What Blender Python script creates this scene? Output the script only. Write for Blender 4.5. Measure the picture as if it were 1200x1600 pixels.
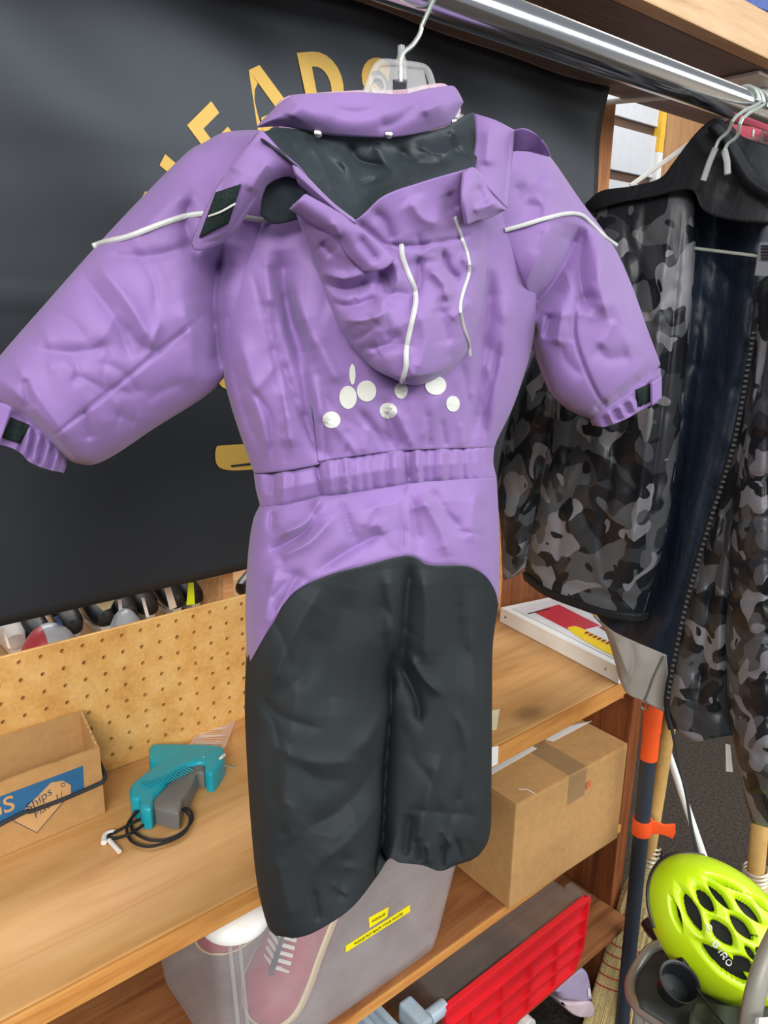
import bpy, bmesh, math, random
import numpy as np
from mathutils import Vector, Matrix

for _o in list(bpy.data.objects):
    bpy.data.objects.remove(_o, do_unlink=True)
scene = bpy.context.scene
COL = scene.collection

# ------------------------------------------------------------------ camera
EYE = np.array([0.0, 0.0, 1.6])
FPX = 1200.0
def _n(v): return v / np.linalg.norm(v)
_vx = _n(np.array([(2067-600)/FPX, (500-800)/FPX, 1.0]))
_vz = _n(np.array([(400-600)/FPX, (5600-800)/FPX, 1.0]))
_vz = _n(_vz - _vx*(_vx@_vz))
_up = -_vz
_vy = np.cross(_up, _vx)
ROT = np.stack([_vx, _vy, _up])            # camera (x right, y down, z forward) -> world
cam = bpy.data.cameras.new('camera')
cam.sensor_fit = 'VERTICAL'; cam.sensor_height = 36.0; cam.lens = 36.0*FPX/1600.0
cam.clip_start = 0.02; cam.clip_end = 60
cam_ob = bpy.data.objects.new('camera', cam); COL.objects.link(cam_ob)
_r = ROT@np.array([1, 0, 0.]); _u = ROT@np.array([0, -1, 0.]); _b = ROT@np.array([0, 0, -1.])
cam_ob.matrix_world = Matrix(((_r[0], _u[0], _b[0], EYE[0]), (_r[1], _u[1], _b[1], EYE[1]), (_r[2], _u[2], _b[2], EYE[2]), (0, 0, 0, 1)))
scene.camera = cam_ob

# ------------------------------------------------------------------ light and exposure
scene.view_settings.view_transform = 'Standard'
scene.view_settings.look = 'None'
scene.view_settings.gamma = 1.0
scene.view_settings.use_curve_mapping = False
scene.view_settings.exposure = 0.0
world = bpy.data.worlds.new('room_ambient'); scene.world = world
world.use_nodes = True
_bg = world.node_tree.nodes['Background']
_bg.inputs['Color'].default_value = (0.90, 0.95, 1.0, 1); _bg.inputs['Strength'].default_value = 0.31
def area(name, loc, target, sx, sy, power, color=(1, 0.97, 0.92)):
    l = bpy.data.lights.new(name, 'AREA'); l.shape = 'RECTANGLE'; l.size = sx; l.size_y = sy
    l.energy = power; l.color = color
    o = bpy.data.objects.new(name, l); COL.objects.link(o); o.location = loc
    d = Vector(target) - Vector(loc)
    o.rotation_euler = d.to_track_quat('-Z', 'Y').to_euler()
    return o
area('ceiling_lamp_near', (-1.5, -1.7, 2.8), (0.6, 0.8, 0.8), 2.2, 0.6, 112)
area('sheen_fill_lamp_aisle', (2.6, -1.6, 2.9), (2.4, -1.2, 0.0), 4.8, 1.2, 150, (0.95, 0.97, 1.0))  # added unseen lamp that gives the banner top its sheen
area('sheen_fill_lamp_rear_row', (3.0, -5.2, 2.9), (3.0, -5.0, 0.0), 6.0, 2.0, 300, (0.97, 0.98, 1.0))  # second added lamp out of view, for banner sheen and front fill
area('ceiling_lamp_left', (-1.3, 0.2, 2.9), (0.3, 0.9, 0.8), 0.6, 1.8, 14)
area('skate_fill_lamp', (0.6, 2.9, 2.95), (0.5, 1.3, 1.0), 2.4, 0.5, 70)  # unseen lamp added to brighten the skates behind the pegboard
area('ceiling_lamp_far', (2.6, 1.3, 2.95), (2.7, 1.9, 1.6), 1.0, 0.6, 9)

# ------------------------------------------------------------------ pixel -> point on a real plane
def ray(px, py): return ROT@np.array([(px-600)/FPX, (py-800)/FPX, 1.0])
def onx(px, py, x): d = ray(px, py); return EYE + d*((x-EYE[0])/d[0])
def ony(px, py, y): d = ray(px, py); return EYE + d*((y-EYE[1])/d[1])
def onz(px, py, z): d = ray(px, py); return EYE + d*((z-EYE[2])/d[2])
def proj(p):
    q = ROT.T@(np.asarray(p, float)-EYE); return 600+FPX*q[0]/q[2], 800+FPX*q[1]/q[2]
class Plane:
    """vertical plane through q, running along direction a (radians from +X), seen side towards the camera"""
    def __init__(s, q, deg):
        a = math.radians(deg); s.q = np.array([q[0], q[1], 0.]); s.s = np.array([math.cos(a), math.sin(a), 0.])
        s.n = np.array([math.sin(a), -math.cos(a), 0.])
    def at(s, px, py, w=0.0):
        px = np.atleast_1d(np.asarray(px, float)); py = np.atleast_1d(np.asarray(py, float)); w = np.broadcast_to(np.asarray(w, float), px.shape)
        d = np.stack([(px-600)/FPX, (py-800)/FPX, np.ones_like(px)], -1)@ROT.T
        t = ((s.q-EYE)@s.n + w)/(d@s.n)
        return EYE + d*t[:, None]
    def back(s, p0, w): return p0 + s.n*np.asarray(w)[:, None]

# ------------------------------------------------------------------ objects
def tagset(o, label=None, cat=None, group=None, kind=None):
    if label: o['label'] = label
    if cat: o['category'] = cat
    if group: o['group'] = group
    if kind: o['kind'] = kind
    return o
LOC = {}
def thing(name, label, cat, loc, group=None, kind=None):
    o = bpy.data.objects.new(name, None); COL.objects.link(o)
    o.location = tuple(float(v) for v in loc); o.empty_display_size = 0.05
    LOC[o] = np.array(o.location); return tagset(o, label, cat, group, kind)
def base_of(parent):
    b = np.zeros(3)
    while parent is not None:
        b = b + np.array(parent.location); parent = parent.parent
    return b
def mesh(name, verts, faces, mat, parent=None, smooth=False, label=None, origin=None):
    me = bpy.data.meshes.new(name)
    v = np.asarray(verts, float)
    if parent is not None: o_loc = np.zeros(3); v = v - base_of(parent)
    else:
        o_loc = np.asarray(origin if origin is not None else [v[:, 0].mean(), v[:, 1].mean(), v[:, 2].min()]); v = v - o_loc
    me.from_pydata(v.tolist(), [], [list(map(int, f)) for f in faces]); me.update()
    if smooth: me.polygons.foreach_set('use_smooth', [True]*len(me.polygons))
    o = bpy.data.objects.new(name, me); COL.objects.link(o)
    o.location = tuple(float(k) for k in o_loc); o.parent = parent
    if mat: me.materials.append(mat)
    if label: o['label'] = label
    return o
def struct(o): o['kind'] = 'structure'; return o

class MB:
    """collects shapes; build() links them as ONE mesh"""
    def __init__(s): s.v = []; s.f = []
    def add(s, v, f):
        k = len(s.v); s.v += [tuple(map(float, p)) for p in v]; s.f += [[i+k for i in q] for q in f]; return s
    def hexa(s, p):            # 8 points, bottom ring 0-3 then top ring 4-7
        return s.add(p, [(3, 2, 1, 0), (4, 5, 6, 7), (0, 1, 5, 4), (1, 2, 6, 5), (2, 3, 7, 6), (3, 0, 4, 7)])
    def box(s, a, b):
        x0, y0, z0 = a; x1, y1, z1 = b
        return s.hexa([(x0, y0, z0), (x1, y0, z0), (x1, y1, z0), (x0, y1, z0), (x0, y0, z1), (x1, y0, z1), (x1, y1, z1), (x0, y1, z1)])
    def obox(s, c, ax, ay, az):
        c, ax, ay, az = map(np.asarray, (c, ax, ay, az))
        return s.hexa([c-ax-ay-az, c+ax-ay-az, c+ax+ay-az, c-ax+ay-az, c-ax-ay+az, c+ax-ay+az, c+ax+ay+az, c-ax+ay+az])
    def tube(s, pts, r, n=10, closed=False, flat=1.0):
        P = np.asarray(pts, float); m = len(P); r = np.broadcast_to(np.asarray(r, float), (m,))
        T = np.zeros_like(P)
        for i in range(m):
            a = P[(i-1) % m] if (closed or i > 0) else P[i]; b = P[(i+1) % m] if (closed or i < m-1) else P[i]
            T[i] = (b-a)/(np.linalg.norm(b-a)+1e-12)
        u = np.cross(T[0], [0, 0, 1.]);  u = u if np.linalg.norm(u) > .05 else np.cross(T[0], [1., 0, 0]); u = _n(u)
        V = []
        for i in range(m):
            u = u - T[i]*(u@T[i]); u = _n(u); w = np.cross(T[i], u)
            for k in range(n):
                a = 2*math.pi*k/n; V.append(P[i] + r[i]*(math.cos(a)*u + flat*math.sin(a)*w))
        F = []
        for i in range(m if closed else m-1):
            j = (i+1) % m
            for k in range(n):
                l = (k+1) % n; F.append((i*n+k, i*n+l, j*n+l, j*n+k))
        if not closed: F += [tuple(range(n-1, -1, -1)), tuple((m-1)*n+k for k in range(n))]
        return s.add(V, F)
    def lathe(s, prof, c, ax=(0, 0, 1), n=24, cap=True):
        ax = _n(np.asarray(ax, float)); u = np.cross(ax, [1, 0, 0.]); u = u if np.linalg.norm(u) > .05 else np.cross(ax, [0, 1., 0]); u = _n(u); w = np.cross(ax, u); c = np.asarray(c, float)
        V = []; F = []; m = len(prof)
        for r, h in prof:
            for k in range(n):
                a = 2*math.pi*k/n; V.append(c + ax*h + r*(math.cos(a)*u+math.sin(a)*w))
        for i in range(m-1):
            for k in range(n):
                l = (k+1) % n; F.append((i*n+k, i*n+l, (i+1)*n+l, (i+1)*n+k))
        if cap: F += [tuple(range(n-1, -1, -1)), tuple((m-1)*n+k for k in range(n))]
        return s.add(V, F)
    def prism(s, loop, off):   # flat loop of points extruded by vector off
        L = [np.asarray(p, float) for p in loop]; n = len(L); off = np.asarray(off, float)
        return s.add(L+[p+off for p in L], [tuple(range(n-1, -1, -1)), tuple(range(n, 2*n))]+[(i, (i+1) % n, n+(i+1) % n, n+i) for i in range(n)])
    def build(s, name, mat, parent=None, smooth=False, bevel=0.0, seg=2, label=None, origin=None):
        o = mesh(name, s.v, s.f, mat, parent, False, label, origin)
        bm = bmesh.new(); bm.from_mesh(o.data)
        if bevel > 0:
            es = [e for e in bm.edges if len(e.link_faces) == 2 and e.calc_face_angle(0) > 0.6]
            bmesh.ops.bevel(bm, geom=es, offset=bevel, segments=seg, affect='EDGES', profile=0.6)
        bmesh.ops.recalc_face_normals(bm, faces=bm.faces)
        bm.to_mesh(o.data); bm.free()
        if smooth: o.data.polygons.foreach_set('use_smooth', [True]*len(o.data.polygons)); o.data.set_sharp_from_angle(angle=0.7)
        return o

# ------------------------------------------------------------------ curves
def smooth_line(pts, n=None, k=8, raw=False):
    P = np.asarray(pts, float)
    if len(P) == 2 or raw: Q = P
    else:
        A = np.vstack([2*P[0]-P[1], P, 2*P[-1]-P[-2]]); Q = []
        for i in range(1, len(A)-2):
            for t in np.linspace(0, 1, k, endpoint=False):
                p0, p1, p2, p3 = A[i-1:i+3]
                Q.append(.5*((2*p1)+(-p0+p2)*t+(2*p0-5*p1+4*p2-p3)*t*t+(-p0+3*p1-3*p2+p3)*t**3))
        Q.append(A[-2]); Q = np.array(Q)
    if n is None: return Q
    d = np.r_[0, np.cumsum(np.linalg.norm(np.diff(Q, axis=0), axis=1))]; d /= d[-1]
    u = np.linspace(0, 1, n)
    return np.stack([np.interp(u, d, Q[:, i]) for i in range(Q.shape[1])], -1)
def ease(u): return .5-.5*math.cos(math.pi*u) if np.isscalar(u) else .5-.5*np.cos(np.pi*u)
def coons(top, bot, left, right, nu, nv, cosx=True):
    """(nv,nu,2) pixel grid filling four border lines"""
    s = np.linspace(0, 1, nu); s = ease(s)*.75+s*.25 if cosx else s
    def rs(l, u):
        q = smooth_line(l, 200); return np.stack([np.interp(u, np.linspace(0, 1, 200), q[:, i]) for i in range(q.shape[1])], -1)
    t = np.linspace(0, 1, nv)
    T, B, L, R = rs(top, s), rs(bot, s), rs(left, t), rs(right, t)
    S = s[None, :, None]; V = t[:, None, None]
    G = (1-V)*T[None]+V*B[None]+(1-S)*L[:, None]+S*R[:, None] - ((1-S)*(1-V)*T[0]+S*(1-V)*T[-1]+(1-S)*V*B[0]+S*V*B[-1])
    return G, s, t
def strokes(G, S):
    """sum of soft ridges (+) and creases (-) along pixel polylines; each: (points, width_px, depth_m)"""
    X = G.reshape(-1, G.shape[-1])[:, :2]; out = np.zeros(len(X))
    for pts, wd, dep in S:
        P = smooth_line(pts, max(4, 3*len(pts))) if len(pts) > 2 else np.asarray(pts, float)
        best = np.full(len(X), 1e9); par = np.zeros(len(X)); m = len(P)-1
        for i in range(m):
            a, b = P[i], P[i+1]; ab = b-a; L2 = ab@ab+1e-9
            tt = np.clip(((X-a)@ab)/L2, 0, 1); d = np.hypot(*(X-(a+tt[:, None]*ab)).T)
            k = d < best; best[k] = d[k]; par[k] = (i+tt[k])/m
        taper = np.clip(np.minimum(par, 1-par)*5+.25, 0, 1)
        out += dep*np.exp(-(best/wd)**1.35)*taper
    return FOLD*out.reshape(G.shape[:-1])
def rand_strokes(rng, box, n, ang, spread, length, wd, dep):
    out = []
    for _ in range(n):
        x = rng.uniform(box[0], box[2]); y = rng.uniform(box[1], box[3]); a = math.radians(ang+rng.gauss(0, spread)); l = length*rng.uniform(.5, 1.4)
        dx, dy = math.cos(a)*l/2, math.sin(a)*l/2; b = rng.uniform(-.2, .2)*l
        out.append(([(x-dx, y-dy), (x-math.sin(a)*b, y+math.cos(a)*b), (x+dx, y+dy)], wd*rng.uniform(.6, 1.5), dep*rng.choice((-1, -1, 1))*rng.uniform(.5, 1.2)))
    return out
SURF = {}
FOLD = 1.0
def slab(name, F, B, mat, parent, label=None, close=True):
    """closed skin between a front grid and a back grid of points (nv,nu,3)"""
    nv, nu = F.shape[:2]; idx = np.arange(nv*nu).reshape(nv, nu); o = nv*nu
    V = np.vstack([F.reshape(-1, 3), B.reshape(-1, 3)])
    a, b, c, d = idx[:-1, :-1].ravel(), idx[:-1, 1:].ravel(), idx[1:, 1:].ravel(), idx[1:, :-1].ravel()
    faces = np.vstack([np.stack([a, d, c, b], -1), np.stack([a, b, c, d], -1)+o]).tolist()
    ring = np.r_[idx[0, :], idx[1:, -1], idx[-1, -2::-1], idx[-2:0:-1, 0]]
    r2 = np.r_[ring[1:], ring[:1]]
    faces += np.stack([ring, r2, r2+o, ring+o], -1).tolist()
    ob = mesh(name, V, faces, mat, parent, True, label)
    bm = bmesh.new(); bm.from_mesh(ob.data); bmesh.ops.remove_doubles(bm, verts=bm.verts, dist=1e-5); bmesh.ops.recalc_face_normals(bm, faces=bm.faces); bm.to_mesh(ob.data); bm.free()
    ob.data.polygons.foreach_set('use_smooth', [True]*len(ob.data.polygons))
    return ob
def lookup(keys, px, py):
    """height of the named cloth surfaces under a pixel"""
    best = None
    for k in keys:
        X, W = SURF[k]; d = np.hypot(X[:, 0]-px, X[:, 1]-py); i = np.argpartition(d, 4)[:4]
        if best is None or d[i].min() < best[0]-2: 
            wt = 1/(d[i]+.05); best = (d[i].min(), float((W[i]*wt).sum()/wt.sum()))
    return best[1]
def lerp_tab(tab, t):
    xs = [a for a, _ in tab]; ys = [b for _, b in tab]; return np.interp(t, xs, ys)

# ------------------------------------------------------------------ materials
def lin(c):
    return tuple(((v/255)/12.92 if v/255 <= .04045 else ((v/255+.055)/1.055)**2.4) for v in c)+(1.0,)
class NM:
    def __init__(s, name):
        s.m = bpy.data.materials.new(name); s.m.use_nodes = True; s.t = s.m.node_tree; s.b = s.t.nodes['Principled BSDF']; s.tc = None
    def node(s, typ, **kw):
        n = s.t.nodes.new(typ)
        for k, v in kw.items(): setattr(n, k, v)
        return n
    def link(s, a, b): s.t.links.new(a, b)
    def coord(s, scale=(1, 1, 1), rot=(0, 0, 0), loc=(0, 0, 0)):
        if s.tc is None: s.tc = s.node('ShaderNodeTexCoord')
        m = s.node('ShaderNodeMapping'); m.inputs['Scale'].default_value = scale; m.inputs['Rotation'].default_value = rot; m.inputs['Location'].default_value = loc
        s.link(s.tc.outputs['Object'], m.inputs['Vector']); return m.outputs[0]
    def noise(s, vec, scale, detail=3, rough=.55, dist=0.0):
        n = s.node('ShaderNodeTexNoise'); n.inputs['Scale'].default_value = scale; n.inputs['Detail'].default_value = detail; n.inputs['Roughness'].default_value = rough; n.inputs['Distortion'].default_value = dist
        s.link(vec, n.inputs['Vector']); return n.outputs['Fac']
    def ramp(s, fac, stops, interp='LINEAR'):
        r = s.node('ShaderNodeValToRGB'); r.color_ramp.interpolation = interp
        e = r.color_ramp.elements
        while len(e) < len(stops): e.new(.5)
        for k, (p, c) in enumerate(stops): e[k].position = p; e[k].color = c if len(c) == 4 else lin(c)
        s.link(fac, r.inputs['Fac']); return r.outputs['Color']
    def mix(s, fac, a, b, mode='MIX'):
        m = s.node('ShaderNodeMix', data_type='RGBA', blend_type=mode)
        for sock, v in ((m.inputs[0], fac), (m.inputs[6], a), (m.inputs[7], b)):
            if isinstance(v, (int, float)): sock.default_value = v
            elif isinstance(v, tuple): sock.default_value = v
            else: s.link(v, sock)
        return m.outputs[2]
    def bump(s, h, strength=.2, dist=.002):
        b = s.node('ShaderNodeBump'); b.inputs['Strength'].default_value = strength; b.inputs['Distance'].default_value = dist
        s.link(h, b.inputs['Height']); s.link(b.outputs['Normal'], s.b.inputs['Normal']); return s
    def set(s, **kw):
        for k, v in kw.items():
            sock = s.b.inputs[k.replace('_', ' ')]
            if hasattr(v, 'is_output') or isinstance(v, bpy.types.NodeSocket): s.link(v, sock)
            else: sock.default_value = v
        return s
def plain(name, c, rough=.5, metal=0.0, spec=.5, vary=.06, scale=30, **kw):
    n = NM(name); v = n.coord(); f = n.noise(v, scale, 4)
    a = lin(c); lo = tuple(x*(1-vary*1.6) for x in a[:3])+(1,); hi = tuple(min(1, x*(1+vary)) for x in a[:3])+(1,)
    n.set(Base_Color=n.ramp(f, [(.3, lo), (.7, hi)]), Roughness=rough, Metallic=metal, Specular_IOR_Level=spec, **kw); return n.m
def fabric(name, c, rough=.5, weave=900, bump=.12, sheen=.0, crumple=.25, vary=.07, spec=.4):
    n = NM(name); v = n.coord(); f = n.noise(v, 9, 4); fine = n.noise(v, weave, 1)
    cr = n.noise(n.coord((1, 1, .6)), 26, 5, .5, .6)
    a = lin(c); lo = tuple(x*(1-vary*1.5) for x in a[:3])+(1,); hi = tuple(min(1, x*(1+vary)) for x in a[:3])+(1,)
    n.set(Base_Color=n.ramp(f, [(.3, lo), (.7, hi)]), Roughness=rough, Specular_IOR_Level=spec, Sheen_Weight=sheen)
    b1 = n.node('ShaderNodeBump'); b1.inputs['Strength'].default_value = crumple; b1.inputs['Distance'].default_value = .012; n.link(cr, b1.inputs['Height'])
    b2 = n.node('ShaderNodeBump'); b2.inputs['Strength'].default_value = bump; b2.inputs['Distance'].default_value = .0006; n.link(fine, b2.inputs['Height']); n.link(b1.outputs[0], b2.inputs['Normal'])
    n.link(b2.outputs[0], n.b.inputs['Normal']); return n.m
def wood(name, c_lo, c_mid, c_hi, along='X', scale=1.0, rough=.45, knots=True, spec=.35):
    n = NM(name); st = {'X': (1.2, 14, 14), 'Y': (14, 1.2, 14), 'Z': (14, 14, 1.2)}[along]
    v = n.coord(tuple(k*scale for k in st)); g = n.noise(v, 3.0, 6, .62, 1.2)
    b = n.noise(n.coord((3, 3, 3)), 2.2, 4)
    col = n.ramp(g, [(.28, c_lo), (.48, c_mid), (.72, c_hi)])
    col = n.mix(n.ramp(b, [(.35, (0, 0, 0, 1)), (.75, (.45, .45, .45, 1))]), col, lin(c_lo))
    if knots:
        vo = n.node('ShaderNodeTexVoronoi'); vo.inputs['Scale'].default_value = 1.0
        kv = {'X': (3.2, 5, 5), 'Y': (5, 3.2, 5), 'Z': (5, 5, 3.2)}[along]; n.link(n.coord(kv, loc=(.3, .1, .2)), vo.inputs['Vector'])
        col = n.mix(n.ramp(vo.outputs['Distance'], [(.05, (.75, .75, .75, 1)), (.16, (0, 0, 0, 1))]), col, lin(tuple(x*.72 for x in c_lo)))
    n.set(Base_Color=col, Roughness=rough, Specular_IOR_Level=spec); n.bump(g, .15, .002); return n.m
def clear_plastic(name, c, rough=.12, alpha_trans=.85, mixw=.35):
    """milky see-through plastic sheet: part transparent, part glossy diffuse"""
    n = NM(name); out = n.t.nodes['Material Output']
    f = n.noise(n.coord(), 14, 4); tr = n.node('ShaderNodeBsdfTransparent'); tr.inputs[0].default_value = lin((250, 250, 250))
    n.set(Base_Color=lin(c), Roughness=rough, Specular_IOR_Level=.5)
    mx = n.node('ShaderNodeMixShader'); r = n.ramp(f, [(.3, (mixw*.8,)*3+(1,)), (.7, (min(1, mixw*1.2),)*3+(1,))]); n.link(r, mx.inputs[0])
    n.link(tr.outputs[0], mx.inputs[1]); n.link(n.b.outputs[0], mx.inputs[2]); n.link(mx.outputs[0], out.inputs['Surface']); return n.m
def camo(name, scale=1.0, dark=1.0, rough=.42):
    n = NM(name); v = n.coord((scale, scale, scale*1.0)); w = n.coord((scale, scale, scale), loc=(3.1, 1.7, 5.3)); u = n.coord((scale, scale, scale), loc=(9.1, 4.7, 2.3))
    k = lambda r: tuple(x*dark for x in r)
    base = n.ramp(n.noise(u, 15, 1.0, .4, .8), [(0, k((24, 27, 34))), (.5, k((50, 53, 58)))], 'CONSTANT')
    c1 = n.mix(n.ramp(n.noise(v, 14, .6, .4, .9), [(0, (0, 0, 0, 1)), (.52, (1, 1, 1, 1))], 'CONSTANT'), base, lin(k((80, 83, 88))))
    c2 = n.mix(n.ramp(n.noise(w, 16, .6, .4, .9), [(0, (0, 0, 0, 1)), (.585, (1, 1, 1, 1))], 'CONSTANT'), c1, lin(k((124, 124, 131))))
    c3 = n.mix(n.ramp(n.noise(u, 19, .6, .4, .7), [(0, (0, 0, 0, 1)), (.62, (1, 1, 1, 1))], 'CONSTANT'), c2, lin(k((22, 25, 31))))
    n.set(Base_Color=c3, Roughness=rough, Specular_IOR_Level=.4); n.bump(n.noise(n.coord((1, 1, .5)), 40, 4), .3, .006); return n.m
# ================================================================== the purple snowsuit
M_purple = fabric('purple_nylon', (142, 112, 172), rough=.58, crumple=.10, sheen=.2, spec=.3)
M_black = fabric('black_cordura', (42, 47, 50), rough=.72, spec=.25, crumple=.08, weave=1400, bump=.25, vary=.12)
M_lining_and_shade = fabric('black_quilt_lining_and_shade', (46, 56, 60), rough=.5, crumple=.3, spec=.4)
M_pink = fabric('lilac_fleece', (205, 172, 190), rough=.9)
M_piping = plain('reflective_piping', (205, 208, 204), rough=.45, spec=.6)
M_dot = plain('reflective_print', (222, 224, 216), rough=.55, vary=.03)
M_velcro = plain('black_velcro', (36, 48, 46), rough=.95, spec=.1, vary=.3, scale=600)
M_steel = plain('bright_steel', (205, 208, 210), rough=.25, metal=1.0)
M_thread = plain('purple_thread', (96, 66, 128), rough=.8)

FOLD = 1.55
SP = Plane((.545, .62), -10.0)
_b = SP.at(590, 1440)[0]
suit = thing('snowsuit', "purple child's snowsuit with black seat and legs hanging back-to-view from chrome rail", 'snowsuit', (_b[0], _b[1], .82))
rng = random.Random(4)

L_up = [(410, 205), (392, 260), (372, 330), (352, 400), (343, 470), (345, 540), (351, 590), (364, 640), (382, 695), (398, 740)]
R_up = [(742, 190), (790, 250), (822, 320), (836, 400), (838, 480), (832, 540), (818, 590), (800, 640), (778, 685), (773, 699)]
BAND_T = [(398, 742), (440, 738), (497, 727), (500, 722), (560, 712), (620, 704), (690, 700), (773, 697)]
BAND_B = [(408, 792), (450, 788), (505, 776), (570, 768), (640, 756), (710, 750), (776, 746)]
PATCH = [(390, 1036), (420, 985), (447, 945), (470, 921), (520, 898), (575, 884), (638, 869), (672, 884), (728, 885), (757, 899), (773, 922), (779, 945)]
TORSO_S = [
    ([(430, 430), (462, 540), (490, 690)], 13, -.010), ([(452, 430), (490, 560), (505, 690)], 12, .007),
    ([(395, 430), (425, 540), (440, 640), (447, 720)], 3.0, -.0035), ([(372, 520), (400, 620), (425, 720)], 16, .008),
    ([(362, 560), (380, 640), (405, 700)], 10, -.006), ([(438, 390), (452, 470), (482, 580)], 17, -.014), ([(415, 400), (425, 480)], 12, .006), ([(600, 620), (610, 700)], 9, -.004),
    ([(632, 610), (636, 700)], 3, -.003), ([(768, 420), (756, 560), (742, 690)], 16, -.014), ([(790, 460), (786, 560), (765, 680)], 13, .008),
    ([(720, 560), (735, 640), (734, 698)], 7, -.005), ([(805, 400), (815, 500), (800, 600)], 3, -.003), ([(690, 610), (660, 690)], 8, .004),
    ([(600, 640), (632, 702)], 6, -.007), ([(618, 636), (645, 700)], 6, .005), ([(520, 660), (560, 712)], 6, .004), ([(470, 640), (500, 715)], 6, -.006),
    ([(440, 600), (455, 700)], 9, .006), ([(690, 655), (697, 700)], 4, -.004), ([(720, 660), (724, 700)], 4, .004), ([(540, 670), (545, 712)], 4, -.004), ([(575, 665), (570, 708)], 4, .004),
    ([(560, 640), (600, 690), (616, 712)], 5, -.006), ([(600, 672), (632, 712)], 4, -.006), ([(668, 640), (672, 704)], 4, -.004), ([(505, 650), (512, 720)], 5, -.005),
    ([(425, 480), (440, 560), (470, 650)], 6, -.006), ([(385, 600), (420, 650), (425, 720)], 6, -.006), ([(470, 500), (500, 600), (520, 650)], 8, -.006), ([(490, 520), (530, 600)], 10, .005), ([(780, 540), (760, 640), (756, 696)], 5, -.006), ([(740, 600), (728, 696)], 5, .005),
    ([(840, 400), (826, 480)], 14, -.006), ([(640, 380), (636, 610)], 40, -.004), ([(360, 430), (356, 560)], 12, -.008),
] + rand_strokes(rng, (360, 450, 800, 690), 26, 82, 22, 90, 9, .0022)
BAND_S = [([(x, 690+(773-x)*.11-8), (x+rng.uniform(-5, 5), 800-(x-400)*.12)], rng.uniform(3.2, 6), rng.choice((-1, 1, -1))*rng.uniform(.0025, .0065)) for x in
          (415, 428, 445, 458, 515, 528, 539, 552, 566, 581, 592, 604, 618, 640, 652, 663, 676, 690, 705, 722, 738, 752)]
BAND_S += [(BAND_T, 2.6, -.004), (BAND_B, 2.6, -.005), ([(494, 722), (506, 782)], 4, -.007), ([(425, 720), (418, 775)], 6, -.008), ([(632, 700), (640, 755)], 4, -.006)]
SEAT_S = [
    ([(632, 752), (630, 800), (632, 868)], 3, -.005), ([(500, 790), (470, 835), (420, 862)], 9, -.009), ([(505, 770), (480, 815), (432, 838)], 8, .008),
    ([(425, 800), (424, 822), (434, 830)], 5, -.007), ([(430, 870), (480, 850), (520, 810)], 9, .005), ([(600, 830), (545, 860), (500, 890)], 9, -.007),
    ([(590, 815), (600, 835)], 7, .005), ([(530, 780), (555, 850)], 8, -.005), ([(655, 770), (690, 830), (700, 870)], 11, .007), ([(672, 765), (720, 830)], 8, -.006),
    ([(745, 760), (735, 850)], 11, .006), ([(430, 890), (410, 980)], 13, .006), ([(470, 890), (430, 960)], 10, -.005), ([(640, 770), (655, 850)], 7, -.005), ([(755, 780), (768, 880)], 9, -.005),
    ([(x, y) for x, y in PATCH], 3.0, -.003),
] + rand_strokes(rng, (400, 770, 770, 930), 16, 60, 35, 60, 8, .0022)
LEG_S = [
    ([(640, 880), (634, 950), (628, 1035)], 12, -.012), ([(660, 890), (668, 960), (664, 1040)], 16, .010), ([(605, 890), (612, 960), (606, 1030)], 18, .007),
    ([(500, 920), (455, 1000), (420, 1080)], 20, .008), ([(545, 920), (520, 1020), (515, 1120)], 24, -.006), ([(470, 1040), (450, 1200), (430, 1320)], 26, .006),
    ([(625, 1035), (650, 1090), (655, 1130)], 8, -.010), ([(640, 1025), (662, 1060), (690, 1085)], 8, .008), ([(625, 1060), (600, 1120), (560, 1180)], 14, .006),
    ([(735, 920), (742, 1060), (735, 1200)], 20, .006), ([(712, 900), (715, 1060), (706, 1220)], 18, -.006), ([(600, 1180), (540, 1260), (470, 1300)], 18, -.006), ([(595, 1240), (560, 1300), (500, 1350)], 16, .006),
    ([(690, 1180), (665, 1260), (650, 1330)], 14, .007), ([(720, 1230), (700, 1300), (690, 1350)], 9, -.006), ([(750, 1240), (735, 1320)], 10, .006), ([(640, 1270), (632, 1340)], 8, -.006),
    ([(430, 1340), (455, 1440)], 14, .004), ([(540, 1330), (530, 1410)], 12, -.005), ([(490, 1390), (498, 1440)], 6, -.004), ([(520, 1380), (545, 1400)], 5, .003),
    ([(712, 1310), (722, 1345)], 5, -.006), ([(668, 1318), (672, 1350)], 5, .006), ([(690, 1295), (705, 1322)], 5, .005), ([(650, 1310), (654, 1346)], 4, -.005), ([(690, 1320), (692, 1356)], 4, -.006), ([(735, 1315), (738, 1340)], 4, -.004),
    ([(405, 1085), (440, 1120), (500, 1140)], 9, -.004), ([(420, 1160), (480, 1190), (560, 1190)], 14, .004),
] + rand_strokes(rng, (400, 920, 770, 1400), 30, 70, 35, 100, 11, .0022)

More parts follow.
